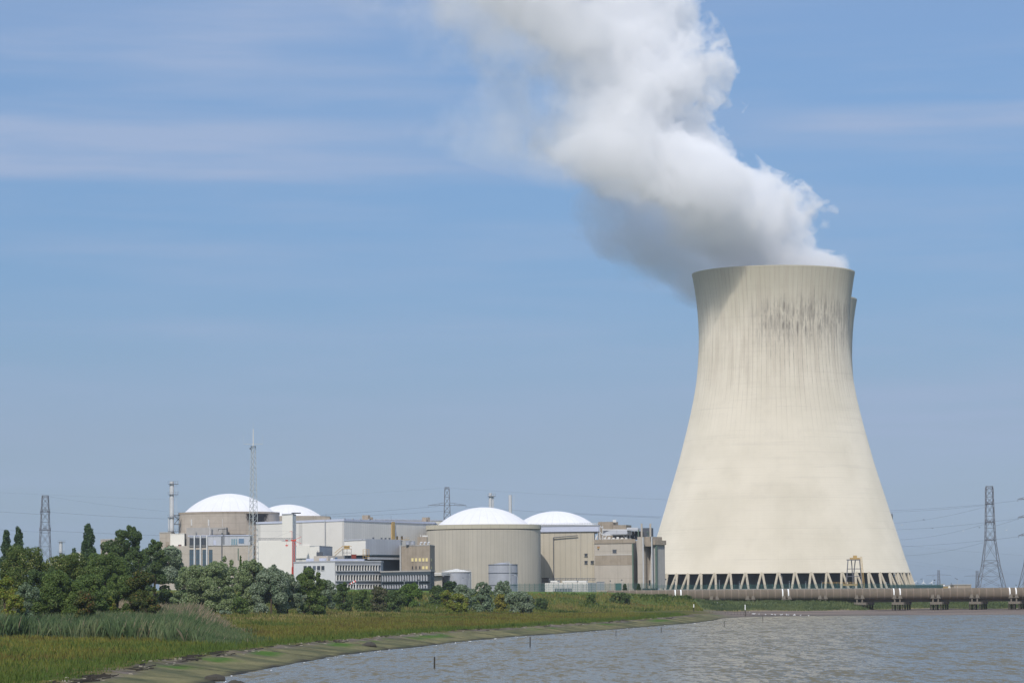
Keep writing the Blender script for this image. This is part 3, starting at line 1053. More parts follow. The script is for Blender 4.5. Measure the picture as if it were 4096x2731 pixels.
for yt in (2210, 2242):
    mb = MB(); Fq.pbox(mb, 672, 742, yt, yt + 14, .1, -.1); w = mb.build("window", MATS["winframe"], r)
    mb = MB(); [Fq.pbox(mb, q, q + 13, yt + 2, yt + 11, .16, .1) for q in (676, 699, 722)]; mb.build("pane", MATS["blue_glass"], w)
stack("steel_chimney", 687, 1388, 1925, 2130, 9, "tall steel chimney with platforms left of the largest dome", (1935, 1977, 2068, 2124), 1)
s_ = [o for o in COL.objects if o.name == "steel_chimney"][0]
mb = MB()
for yy in (2061, 2096):
    mb.bar(pt(696, yy, 1388), pt(720, yy, 1388), .3)
mb.bar(pt(698, 2094, 1388), pt(718, 2070, 1388), .2); mb.bar(pt(698, 2063, 1388), pt(718, 2080, 1388), .2)
mb.build("bracket", MATS["steel_dark"], s_)
mb = MB().bar(pt(674.5, 2068, 1387), pt(674.5, 2130, 1387), .22, 8); mb.build("side_pipe", MATS["steel"], s_)

# ---- second dome behind
D2 = 1620.0
c = pt(1150, 2068, D2); R2 = 171 / FPX * D2; zt = zat(2066, D2, 1150)
r = root("reactor_building", (c.x, D2, SITE), "reactor drum with a white dome, half hidden behind the largest dome", "reactor building", "reactor buildings")
MB().lathe([(R2, SITE), (R2, zt), (R2 - .6, zt), (R2 - .6, zt - .8), (16, zt - .8)], c.x, D2, 96).build("drum_wall", MATS["concrete"], r, True)
MB().lathe([(a, z + zt - .7) for a, z in dome_pts(143 / FPX * D2, 49 / FPX * D2 + .7)], c.x, D2, 96).build("dome", MATS["dome_white"], r, True)
mb = MB(); q = pt(1290, 2070, D2 - 14); mb.box(q.x - 12, q.x + 4, q.y - 3, q.y + 10, SITE, zat(2068, D2 - 14, 1280)); mb.build("annex", MATS["concrete"], r)

# ---- turbine hall
r = broot("turbine_hall", 1376, 1300, "long white clad turbine hall whose corner stands right of the red crane", "building")
FH = [(1026, 1346), (1376, 1300), (1738, 1368)]
zt = zat(2078, 1300, 1376)
body(FH, 60, zt).build("wall", MATS["white_clad"], r)
rim(FH, 60, zt, .9, .35).build("roof_edge", MATS["bluewhite"], r)
FL, FR_ = Face(*FH[0], *FH[1]), Face(*FH[1], *FH[2])
mb = MB(); FL.pbox(mb, 1302.6, 1304.6, 2079, 2250, .5, 0); mb.build("downpipe", MATS["office_grey"], r)
mb = MB(); FL.pbox(mb, 1030, 1166, 2161, 2301, .7, 0); mb.build("lower_wall", MATS["white_plain"], r)
mb = MB(); FL.pbox(mb, 1120, 1168, 2299, 2303, 1.0, 0); mb.build("base_strip", MATS["rust_red"], r)
mb = MB(); FL.pbox(mb, 1179, 1242, 2181, 2232, .6, 0); mb.build("wall_panel", MATS["white_plain"], r)
mb = MB()
FR_.pbox(mb, 1565, 1576, 2086, 2158, .5, .0); mb.build("cable_duct", MATS["yellow"], r)
mb = MB(); FR_.pbox(mb, 1579, 1582, 2118, 2146, .3, .0); mb.build("drain_pipe", MATS["bluewhite"], r)
for q in (1377, 1410, 1440, 1475, 1500, 1540):
    u = FR_.u(q, 2085); mb = MB(); FR_.box(mb, u, u + .5, zt + .3, zt + .75, .3, -.3); mb.build("roof_vent", MATS["office_grey"], r)
for a, b_, h_, k_ in ((1480, 1489, 2.4, -4), (1497, 1500, 1.6, -3), (1712, 1716, 2.0, -3), (1719, 1728, 2.4, -4)):
    mb = MB(); FR_.box(mb, FR_.u(a, 2090), FR_.u(b_, 2090), zt, zt + h_, -1, k_); mb.build("roof_unit", MATS["concrete_brown"], r)
mb = MB(); p = pt(1304, 2054, 1300); mb.bar(p, (p.x, p.y, zt), .06); p = pt(1564, 2062, 1360); mb.bar(p, (p.x, p.y, zt - 1), .06); mb.build("lightning_rod", MATS["steel_dark"], r)

r = broot("stair_tower", 1150, 1284, "narrow white stair tower rising above the turbine hall roof behind the red crane", "building")
FS = [(1128.5, 1286), (1170.5, 1281), (1179, 1292)]
zt = zat(2055, 1282, 1150)
body(FS, 8, zt).build("wall", MATS["white_plain"], r)
rim(FS, 8, zt, .5, .2).build("roof_edge", MATS["office_grey"], r)
mb = MB(); Fq = Face(*FS[0], *FS[1]); Fq.pbox(mb, 1162, 1174, 2049, 2053, -.5, -4); mb.build("roof_unit", MATS["flat_black"], r)
mb = MB(); Fq.pbox(mb, 1127, 1172, 2160, 2162, .15, 0); mb.build("wall_joint", MATS["grey_clad"], r)

r = broot("back_hall", 1640, 1620, "distant long cream roof line seen above the grey side of the turbine hall", "building")
FB = [(1480, 1600), (1830, 1640)]
body(FB, 60, zat(2078, 1620, 1700)).build("wall", MATS["white_plain"], r)
rim(FB, 60, zat(2078, 1620, 1700), .5, .3).build("roof_edge", MATS["bluewhite"], r)

r = broot("white_annex", 1462, 1250, "white annex with its shaded side coloured grey and dark recess below, right of the turbine hall corner", "building")
FI = [(1377, 1262), (1462, 1250), (1602, 1276)]
zt = zat(2156, 1250, 1462)
Fi, Fj = Face(*FI[0], *FI[1]), Face(*FI[1], *FI[2])
body(FI, 20, zt, zat(2219, 1250, 1462)).build("upper_wall", MATS["white_plain"], r)
mb = MB(); Fj.pbox(mb, 1462.5, 1601, 2158, 2219, .2, 0); mb.build("shaded_side", MATS["grey_clad"], r)  # grey sheet carries the shade of the white block's right face
rim(FI, 20, zt, .5, .3).build("roof_edge", MATS["grey_clad"], r)
body([(1380, 1263), (1460, 1252), (1600, 1279)], 18, zat(2219, 1250, 1462) - .02).build("lower_wall", MATS["slate"], r)
mb = MB(); Fj.pbox(mb, 1470, 1600, 2228, 2237, 1.0, 0); mb.build("canopy", MATS["grey_clad"], r)
mb = MB(); Fj.pbox(mb, 1478, 1598, 2217.5, 2223, .8, 0); mb.build("shadow_strip", MATS["glass_teal"], r)  # dark strip coloured for the shade under the upper wall
mb = MB(); Fj.pbox(mb, 1378, 1462, 2150, 2157, .3, 0) if False else Fi.pbox(mb, 1496, 1500, 2152, 2156, 0, -1)
for q in (1497, 1530, 1546, 1562):
    mb = MB(); Fj.box(mb, Fj.u(q, 2155), Fj.u(q, 2155) + .5, zt, zt + .9, -.3, -.9); mb.build("roof_vent", MATS["steel_dark"], r)

r = broot("roof_block", 1278, 1240, "small white box building, its shaded side coloured grey, standing on the office roof", "building")
FK = [(1240, 1245), (1278, 1240), (1324, 1262)]
body(FK, 10, zat(2183, 1240, 1278)).build("wall", MATS["grey_clad"], r)  # grey puts the shade of the white box's side into its colour
Fq = Face(*FK[0], *FK[1])
mb = MB(); Fq.pbox(mb, 1240, 1278, 2184, 2235, .15, 0); mb.build("front_panel", MATS["white_plain"], r)
rim(FK, 10, zat(2183, 1240, 1278), .4, .2).build("roof_edge", MATS["office_grey"], r)
mb = MB(); q = pt(1279, 2222, 1239); mb.box(q.x - 1.2, q.x + 1.2, 1237, 1239, q.z - 1.5, q.z + 1.5); q = pt(1271, 2222, 1239); mb.bar((q.x, q.y, q.z - 1.5), (q.x, q.y, q.z + 2.2), .12); mb.build("air_unit", MATS["steel_dark"], r)

# yellow outside stairs
r = broot("outside_stairs", 1370, 1236, "pale yellow outside staircase with landing at the turbine hall corner", "stairs")
mb = MB()
p0, p1, p2 = pt(1338, 2222, 1236), pt(1370, 2194, 1236), pt(1406, 2194, 1236)
for dy in (0, 1.6):
    for up in (0, 1.1):
        o = Vector((0, dy, up)); mb.bar(p0 + o, p1 + o, .11); mb.bar(p1 + o, p2 + o, .11)
mb.build("railing", MATS["yellow"], r)
mb = MB()
n = 12
for k in range(n):
    q = p0.lerp(p1, k / n); mb.box(q.x, q.x + .4, q.y, q.y + 1.6, q.z - .06, q.z + .06)
mb.box(p1.x, p2.x, p1.y, p1.y + 1.6, p1.z - .12, p1.z); mb.build("tread", MATS["steel"], r)
mb = MB()
for q in (1370, 1388, 1405):
    a = pt(q, 2194, 1237); mb.bar(a, (a.x, a.y, a.z - 5), .1)
a, b_ = pt(1370, 2210, 1237), pt(1405, 2210, 1237); mb.bar(a, b_, .12)
a, b_ = pt(1374, 2221, 1237), pt(1400, 2221, 1237); mb.bar(a, b_, .12)
mb.build("frame", MATS["steel_dark"], r)
mb = MB(); q = pt(1387, 2187, 1238); mb.box(q.x - 1.1, q.x + 1.1, 1238, 1240, q.z - .8, q.z + .6); mb.build("hut", MATS["yellow"], r)
r = broot("scaffold_tower", 1462, 1240, "yellow scaffold cage in front of the white annex", "scaffold")
mb = MB(); a = pt(1452, 2232, 1240); w_, h_ = 2.4, 3.6
for dx in (0, w_ / 2, w_):
    for dy in (0, 1.5): mb.bar((a.x + dx, a.y + dy, a.z), (a.x + dx, a.y + dy, a.z + h_), .09)
for k in range(5):
    z = a.z + h_ * k / 4
    for dy in (0, 1.5): mb.bar((a.x, a.y + dy, z), (a.x + w_, a.y + dy, z), .08)
mb.build("frame", MATS["yellow"], r)
mb = MB(); mb.box(a.x - .3, a.x + w_ + .3, a.y, a.y + 1.5, a.z + 1.7, a.z + 1.8); mb.build("platform", MATS["yellow"], r)
mb = MB(); q = pt(1415.5, 2225, 1238); mb.box(-.95, .95, -1, 1, -.8, .8); mb.box(-1.05, 1.05, -1.1, 1.1, .8, .9)
mb.v = [(x + q.x, y + 1238, z + q.z) for x, y, z in mb.v]
lone(mb, "container", MATS["rust_red"], (q.x, 1238, q.z - .8), "small red brown container on the roof left of the yellow scaffold", "container")
mb = MB(); q = pt(1606, 2150, 1290)
r = root("cooler_platform", (q.x, 1290, q.z - 1), "yellow platform carrying a row of coolers against the grey hall wall", "platform")
MB().box(q.x - 3.2, q.x + 3.2, 1288, 1291, q.z - .9, q.z - .7).build("deck", MATS["yellow"], r)
mb = MB()
for k in range(7): mb.bar((q.x - 3.2 + k * 6.4 / 6, 1288, q.z - .7), (q.x - 3.2 + k * 6.4 / 6, 1288, q.z + .1), .04)
mb.bar((q.x - 3.2, 1288, q.z + .1), (q.x + 3.2, 1288, q.z + .1), .05); mb.build("railing", MATS["yellow"], r)
for k in range(4):
    x = q.x - 2.2 + k * 1.0; MB().box(x, x + .75, 1289, 1290.4, q.z - .68, q.z + .7).build("cooler", MATS["office_grey"] if k % 2 else MATS["wood_dark"], r)

# ---- offices
r = broot("office_building", 1340, 1180, "grey three storey office block with rows of narrow windows and white fins", "office building")
FO = [(1176, 1206), (1340, 1180), (1523, 1192)]
zt = zat(2246, 1180, 1340)
Fo, Fp = Face(*FO[0], *FO[1]), Face(*FO[1], *FO[2])
body(FO, 22, zt, SITE - 3).build("wall", MATS["office_grey"], r)
mb = MB(); Fo.box(mb, 0, Fo.len, SITE - 3, zt - .2, .12, 0); mb.build("side_wall", MATS["office_light"], r)
rim(FO, 22, zt + .2, .6, .3).build("roof_edge", MATS["office_grey"], r)
def window_rows(F, pl, pr, n, rows, glass, fin, spandrel, fw=.42, group=None, r=None, gout=.06, sout=.55, finout=.6):
    u0, u1 = F.u(pl, 2290), F.u(pr, 2290)
    zs = []
    for yt, yb in rows:
        zt_, zb_ = F.z((pl + pr) / 2, yt), F.z((pl + pr) / 2, yb)
        st = (u1 - u0) / n
        for k in range(n):
            mb = MB(); F.box(mb, u0 + k * st + st * .2, u0 + (k + 1) * st - st * .06, zb_ + .1, zt_ - .05, gout, -.1)
            w = mb.build("window", glass, r)
            mb = MB(); F.box(mb, u0 + k * st, u0 + k * st + st * .16, zb_, zt_, finout, 0)
            mb.build("fin", fin, w)
        mb = MB(); F.box(mb, u0 - .2, u1 + .2, zb_ - .35, zb_, sout + .25, 0); mb.build("sill", spandrel, r)
        mb = MB(); F.box(mb, u0 - .2, u1 + .2, zt_, zt_ + .3, sout, 0); mb.build("lintel", spandrel, r)
window_rows(Fp, 1343, 1520, 16, [(2260, 2281), (2298.5, 2320), (2337, 2352)], MATS["glass_dark"], MATS["fin_white"], MATS["office_grey"], r=r)
for k, q in enumerate((1216, 1234, 1252.5, 1270, 1287)):
    mb = MB(); Fo.pbox(mb, q, q + 12, 2262, 2279, .2, 0); w = mb.build("window", MATS["glass_grey"] if k % 3 == 2 else MATS["glass_dark"], r)
    mb = MB(); Fo.pbox(mb, q - 1, q + 13, 2279, 2280.5, .35, .1); Fo.pbox(mb, q - 1, q, 2261, 2279, .3, .1); mb.build("frame", MATS["fin_white"], w)
mb = MB(); body([(1255, 1202), (1312, 1196), (1375, 1204)], 8, zat(2222, 1198, 1312), zt, mb); mb.build("penthouse", MATS["concrete_pink"], r)
Fq = Face(1312, 1196, 1375, 1204)
mb = MB(); Fq.pbox(mb, 1339, 1349, 2228, 2241, .1, 0); mb.build("window", MATS["blue_glass"], r)
mb = MB(); Fp.pbox(mb, 1375, 1490, 2234, 2243, -6, -10); mb.build("roof_screen", MATS["bluewhite"], r)
mb = MB(); Fo.pbox(mb, 1180, 1255, 2232, 2243, -5, -9); mb.build("roof_screen", MATS["bluewhite"], r)
mb = MB(); q = pt(1328, 2236, 1192); mb.box(q.x - .5, q.x + .5, 1191, 1192, q.z - .6, q.z + .6); q = pt(1425, 2240, 1190); mb.box(q.x - .8, q.x + .8, 1190, 1191, q.z - .4, q.z); mb.build("roof_light", MATS["fin_white"], r)

r = broot("dark_office", 1620, 1165, "dark slate green office wing with slanted window fins, right of the grey office", "office building")
FD = [(1524, 1182), (1722, 1150), (1733, 1160)]
zt = zat(2285, 1165, 1622)
Fq = Face(*FD[0], *FD[1])
body(FD, 16, zt, SITE - 3).build("wall", MATS["office_dark"], r)
rim(FD, 16, zt + .2, .5, .4).build("roof_edge", MATS["concrete_grey"], r)
window_rows(Fq, 1532, 1719, 18, [(2299, 2323), (2337, 2352)], MATS["glass_dark"], MATS["grey_clad"], MATS["office_dark"], r=r, finout=.5, sout=.4)
mb = MB(); Fq.pbox(mb, 1696, 1706, 2338, 2340, .3, 0); mb.build("door_lamp", MATS["fin_white"], r)

# ---- brown block with yellow blinds
r = broot("brown_block", 1660, 1255, "brown weathered concrete block with ten small windows, some with yellow blinds", "building")
FBk = [(1600, 1264), (1720, 1250), (1735.5, 1268)]
zt = zat(2180, 1255, 1660)
Fq, Fr = Face(*FBk[0], *FBk[1]), Face(*FBk[1], *FBk[2])
body(FBk, 16, zt).build("wall", MATS["concrete_brown"], r)
rim(FBk, 16, zt, .4, .15).build("roof_edge", MATS["concrete_grey"], r)
for k, q in enumerate((1646, 1660.5, 1675.5, 1689.5, 1703)):
    for row, (yt, yb) in enumerate(((2231, 2244), (2263, 2275))):
        lit = row == 0 or k > 2
        mb = MB(); Fq.pbox(mb, q + (0 if lit else 2), q + (8 if lit else 6), yt, yb, .06, -.1)
        w = mb.build("window", MATS["blind_yellow"] if lit else MATS["glass_dark"], r, label="window with a yellow blind" if lit else "narrow dark window")
        mb = MB(); Fq.pbox(mb, q - .8, q + 8.8, yb, yb + 1, .16, 0); mb.build("sill", MATS["concrete_grey"], w)
for yt in (2232, 2264):
    mb = MB(); Fr.pbox(mb, 1724, 1727, yt, yt + 11, .08, -.1); mb.build("window", MATS["blind_yellow"], r)
mb = MB(); Fq.pbox(mb, 1604.6, 1607.6, 2180, 2283, .8, .3); mb.build("downpipe", MATS["steel"], r)
zr = zt
for k, q in enumerate((1632, 1651.5)):
    p = pt(q, 2171, 1260); rr = 9.2 / FPX * 1260
    t = root("roof_tank", (p.x, 1260, zr), "squat steel tank on the brown block's roof, " + ("the left one of two" if k == 0 else "the right one of two"), "tank", "steel tanks on the brown block")
    MB().lathe([(rr, zr + .15), (rr, zat(2164, 1260, q)), (0.05, zat(2162, 1260, q))], p.x, 1260, 24).build("shell", MATS["tank_steel"], t, True)
    mb = MB(); [mb.lathe([(rr + .05, z), (rr + .05, z + .1), (rr, z + .1)], p.x, 1260, 24) for z in (zr + .2, zat(2165, 1260, q))]; mb.build("hoop", MATS["steel_dark"], t)
for k, q in enumerate((1682, 1697, 1712)):
    p = pt(q, 2175, 1256)
    mb = MB(); mb.bar((p.x, 1256, zr), (p.x, 1256, zr + 1.0), .35, 8); mb.bar((p.x, 1256, zr + 1.0), (p.x + .8, 1256, zr + 1.25), .5, 8, .25)
    lone(mb, "roof_vent", MATS["steel"], (p.x, 1256, zr), "small bent roof vent on the brown block, " + ("left", "middle", "right")[k] + " of three", "vent", "vents on the brown block")
mb = MB(); body([(1670, 1275), (1708, 1275)], 10, zat(2146, 1275, 1690), SITE, mb)
r2 = broot("plant_room", 1690, 1275, "small brown concrete room behind the roof tanks, left of the beige drum", "building")
mb.build("wall", MATS["concrete_brown"], r2)
mb = MB(); q = pt(1697, 2143, 1276); mb.box(q.x - .8, q.x + 1.4, 1275.5, 1277, q.z - .3, q.z + .3); mb.bar((q.x - 1.5, 1276, q.z - .3), (q.x - 1.5, 1276, q.z + .5), .2); mb.build("roof_unit", MATS["fin_white"], r2)

# ---- beige drum
D3 = 1350.0
c = pt(1934, 2101, D3); R3 = 229 / FPX * D3; zt = zat(2100.5, D3, 1934)
r = root("reactor_building", (c.x, D3, SITE), "beige clad round reactor drum under a white dome, in the middle of the site", "reactor building", "reactor buildings")
zr = zat(2121, D3, 1934)
MB().lathe([(R3 - .12, SITE - 1), (R3 - .12, zr)], c.x, D3, 160).build("drum_wall", MATS["beige_clad"], r, True)
MB().lathe([(R3 - .12, zr + .35), (R3 + .18, zr + .35), (R3 + .18, zt), (R3 - .5, zt), (R3 - .5, zt - 1), (18, zt - 1)], c.x, D3, 160).build("parapet", mat("beige_ring", C(194, 187, 166), .8, .06, .2, panel=-4.0), r, True)
MB().lathe([(R3 - .4, zr - .05), (R3 - .4, zr + .4)], c.x, D3, 160).build("shadow_gap", MATS["flat_black"], r)  # black stands in for the shade below the parapet
MB().lathe([(a, z + zt - .9) for a, z in dome_pts(192 / FPX * D3, 75 / FPX * D3 + .6)], c.x, D3, 96).build("dome", MATS["dome_white"], r, True)

# ---- second beige building, its dome and straight wall
D4 = 1402.0
c = pt(2221, 2096, D4); zt = zat(2096, D4, 2221)
r = root("reactor_building", (c.x, D4, SITE), "straight fronted beige reactor building with a white band and the right hand white dome", "reactor building", "reactor buildings")
MB().lathe([(a, z + zt - .6) for a, z in dome_pts(158 / FPX * D4, 53 / FPX * D4 + .5)], c.x, D4, 96).build("dome", MATS["dome_white"], r, True)
F4 = [(2120, 1376), (2396, 1368), (2400, 1376)]
Fq = Face(*F4[0], *F4[1])
body([(2120, 1376.8), (2377, 1369.4), (2381, 1377)], 50, zat(2126, 1371, 2260)).build("wall", MATS["beige_wall"], r)
mb = MB(); body(F4, 52, zat(2101.5, 1371, 2260), zat(2125.5, 1371, 2260), mb); mb.build("upper_band", MATS["bluewhite"], r)
rim(F4, 52, zat(2101, 1371, 2260), .5, .3).build("roof_edge", MATS["office_grey"], r)
mb = MB()
za = zat(2101, 1371, 2260)
for k in range(42):
    u = Fq.len * k / 42; Fq.box(mb, u, u + .25, za, za + 1.0, -.3, -.5)
Fq.box(mb, 0, Fq.len, za + .9, za + 1.02, -.3, -.45)
mb.build("railing", MATS["steel"], r)
for a, b_ in ((2337, 2213), (2337, 2242), (2362, 2242)):
    mb = MB(); Fq.pbox(mb, a, a + 11.5, b_, b_ + 11, -.55, -1.5); w = mb.build("window", MATS["glass_dark"], r)
    mb = MB(); Fq.pbox(mb, a - 1, a + 12.5, b_ - 1, b_, -.3, -1.2); Fq.pbox(mb, a - 1, a + 12.5, b_ + 11, b_ + 12, -.3, -1.2); mb.build("frame", MATS["concrete_grey"], w)
mb = MB()
Fq.pbox(mb, 2213, 2215.5, 2149, 2330, -.2, -.9); 
u0, u1 = Fq.u(2214, 2149), Fq.u(2311, 2140)
a, b_ = Fq.xy(u0), Fq.xy(u1); mb.bar((a.x, a.y - .2, Fq.z(2214, 2149)), (b_.x, b_.y - .2, Fq.z(2311, 2141)), .25)
mb.build("downpipe", MATS["steel_dark"], r)
mb = MB(); Fq.pbox(mb, 2321, 2322, 2128, 2320, -.5, -.9); mb.build("wall_joint", MATS["concrete_grey"], r)

# ---- concrete block to the right
r = broot("concrete_block", 2460, 1390, "tall weathered concrete block with pale bands, left of the big cooling tower", "building")
F5 = [(2377.5, 1366), (2535, 1356), (2542, 1364)]
Fq = Face(*F5[0], *F5[1])
zt = zat(2156, 1361, 2455)
body(F5, 34, zt).build("wall", MATS["concrete_pink"], r)
mb = MB(); Fq.pbox(mb, 2378, 2542, 2149 + 7, 2172, .35, 0); mb.build("parapet", MATS["concrete_brown"], r)
mb = MB(); Fq.pbox(mb, 2381, 2534, 2216.5, 2218.5, .12, 0); mb.build("band", MATS["fin_white"], r)
mb = MB(); Fq.pbox(mb, 2381, 2534, 2219, 2259, .08, 0); mb.build("darker_band", MATS["concrete_brown"], r)
mb = MB(); Fq.pbox(mb, 2451, 2466, 2197, 2211, .14, -.2); w = mb.build("window", MATS["steel_dark"], r)
mb = MB(); Fq.pbox(mb, 2449.5, 2467.5, 2211, 2212, .2, 0); Fq.pbox(mb, 2449.5, 2467.5, 2196, 2197, .2, 0); mb.build("frame", MATS["concrete_grey"], w)
mb = MB(); Fq.pbox(mb, 2389, 2399, 2184.5, 2187, .15, 0); mb.build("sign_board", MATS["rust_red"], r)
mb = MB(); Fq.pbox(mb, 2389.5, 2398.5, 2187, 2192, .15, 0); mb.build("sign_board", MATS["yellow"], r)
mb = MB(); Fq.pbox(mb, 2391, 2396, 2194, 2198, .15, 0); mb.build("vent_grille", MATS["steel_dark"], r)
mb = MB(); Fq.pbox(mb, 2532.5, 2537, 2173, 2348, .8, .2); mb.build("downpipe", MATS["green_pipe"], r)

r = broot("concrete_tower_frame", 2590, 1395, "concrete bay with two slim pipes and a tall recess beside the big cooling tower", "building")
F6 = []
zt = zat(2145, 1386, 2580)
body([(2537, 1366), (2628, 1361), (2630, 1366)], 30, zat(2160, 1363, 2600)).build("wall", MATS["concrete_grey"], r)
Fg = Face(2556, 1354, 2612, 1350)
mb = MB(); Fg.pbox(mb, 2556, 2576, 2146, 2352, 1, -8); mb.build("pier", MATS["concrete_pink"], r)
mb = MB(); Fg.pbox(mb, 2576, 2611, 2146, 2184, 1.4, -8); mb.build("header", MATS["concrete_brown"], r)
mb = MB()
zlo, zhi = Fg.z(2600, 2352), Fg.z(2600, 2184)
ua, ub, uc = Fg.u(2595, 2340), Fg.u(2607, 2200), Fg.u(2611, 2340)
A, B_, Cc = Fg.xy(ua), Fg.xy(ub), Fg.xy(uc)
nn = Fg.n
mb.add([(A.x, A.y, zlo), (Cc.x, Cc.y, zlo), (Cc.x, Cc.y, zhi), (B_.x, B_.y, zhi), (A.x, A.y + 6, zlo), (Cc.x, Cc.y + 6, zlo), (Cc.x, Cc.y + 6, zhi), (B_.x, B_.y + 6, zhi)],
       [(0, 1, 2, 3), (7, 6, 5, 4), (0, 3, 7, 4), (1, 5, 6, 2), (0, 4, 5, 1), (3, 2, 6, 7)])
mb.build("buttress", MATS["concrete_pink"], r)
mb = MB(); Fg.pbox(mb, 2577, 2596, 2184, 2352, -5.5, -6.5); mb.build("recess_wall", MATS["slate"], r)
mb = MB(); Fg.pbox(mb, 2596, 2602, 2319, 2340, .2, 0); mb.build("door", MATS["flat_black"], r)
mb = MB(); Fg.pbox(mb, 2612, 2628, 2160, 2178, 1.6, -8); mb.build("corner_cap", MATS["concrete_brown"], r)
mb = MB(); Fg.pbox(mb, 2612, 2624, 2178, 2352, 0, -8); mb.build("pier", MATS["concrete_grey"], r)
for q in (2567, 2602):
    mb = MB(); a, b_ = pt(q, 2093, 1347), pt(q, 2146, 1347); mb.bar((b_.x, 1347, b_.z), (b_.x, 1347, a.z), .42, 10); mb.build("vent_pipe", MATS["concrete_pink"], r)
    mb = MB(); a = pt(q + 7, 2146, 1347); b_ = pt(q + 7, 2350, 1347); mb.bar((b_.x, 1347, b_.z), (b_.x, 1347, a.z), .3, 8)
    mb.build("drain_pipe", MATS["steel"], r)
mb = MB(); Fg.pbox(mb, 2624, 2628.5, 2178, 2350, .5, -.5); mb.build("downpipe", MATS["green_pipe"], r)

r = broot("roof_block", 2460, 1450, "two stepped brown concrete boxes on the roof behind the steel rack", "building")
mb = MB(); body([(2396, 1450), (2452, 1448), (2474, 1456)], 12, zat(2086, 1450, 2430), SITE, mb); mb.build("wall", MATS["concrete_brown"], r)
mb = MB(); body([(2454, 1444), (2506, 1442), (2527, 1452)], 12, zat(2099, 1445, 2480), SITE, mb); mb.build("lower_wall", MATS["concrete_brown"], r)
mb = MB(); q = pt(2458, 2083, 1449); mb.box(q.x - .8, q.x + .8, 1449, 1450, q.z - .6, q.z + .6); mb.build("roof_unit", MATS["fin_white"], r)

r = broot("steel_rack", 2480, 1400, "steel gantry of beams and grey ducts on top of the concrete block", "gantry")
F7 = Face(2396, 1370, 2560, 1362)
mb = MB(); F7.pbox(mb, 2411, 2508, 2121, 2136, 0, -3); mb.build("duct", MATS["grey_clad"], r)
mb = MB(); F7.pbox(mb, 2507, 2552, 2112, 2120, 0, -3); mb.build("duct", MATS["grey_clad"], r)
mb = MB(); F7.pbox(mb, 2552, 2584, 2110, 2144, -4, -9); mb.build("fan_housing", MATS["steel_dark"], r)
mb = MB()
F7.pbox(mb, 2425, 2500, 2138, 2150, -8, -12); F7.pbox(mb, 2500, 2530, 2122, 2156, -8, -12); F7.pbox(mb, 2530, 2560, 2125, 2156, -3, -7)
mb.build("dark_plant", MATS["flat_black"], r)
mb = MB()
def B2(x1, y1, x2, y2, d1=0, rr=.22):
    mb.bar(pt(x1, y1, 1368 + d1), pt(x2, y2, 1368 + d1), rr)
for q in (2399, 2411, 2508, 2520, 2551): B2(q, 2112 if q > 2500 else 2102, q, 2156); 
B2(2399, 2102, 2411, 2112); B2(2399, 2125, 2411, 2140); B2(2411, 2118, 2508, 2118, 0, .35); B2(2411, 2138, 2508, 2138, 0, .35)
B2(2428, 2138, 2418, 2156); B2(2492, 2138, 2505, 2156); B2(2535, 2120, 2548, 2152); B2(2548, 2130, 2536, 2150)
B2(2507, 2111, 2552, 2111, 0, .3); B2(2507, 2120, 2552, 2120, 0, .3)
for q in range(2510, 2552, 8): B2(q, 2111, q + 4, 2120, 0, .12)
for q in range(2400, 2500, 9): B2(q, 2156, q + 5, 2152, -1, .18)
mb.build("frame", MATS["steel"], r)
mb = MB(); mb.tube([pt(2553, 2150, 1362), pt(2553, 2125, 1362), pt(2556, 2118, 1362)], .3); mb.build("green_pipe", MATS["green_pipe"], r); mb = MB(); mb.tube([pt(2585, 2128, 1364), pt(2592, 2124, 1364), pt(2593, 2145, 1364)], .18); mb.build("green_pipe", MATS["green_pipe"], r)
mb = MB(); q = pt(2386, 2151, 1367); mb.bar((q.x - .3, 1367, q.z - .6), (q.x + .4, 1367, q.z + 1.2), .35, 6); q = pt(2460, 2152, 1368)
for k in range(6): mb.box(q.x - 5 + k * 1.9, q.x - 4 + k * 1.9, 1366.5, 1368.5, q.z - .4, q.z + .3 + .3 * (k % 2))
mb.build("small_units", MATS["fin_white"], r)

# chimneys behind the drum
stack("steel_chimney", 1961.5, 1500, 1971, 2110, 6.2, "steel chimney with a side ladder rising behind the middle dome, the left of the pair", (1984,), 1, -1.2)
stack("steel_chimney", 2041, 1520, 1979, 2110, 6.4, "plain steel chimney rising behind the middle dome, the right of the pair", (), 1)
stack("steel_chimney", 243, 2100, 2164, 2260, 7, "short grey chimney above the bushes beside the left pylon", (2167, 2210), 1)


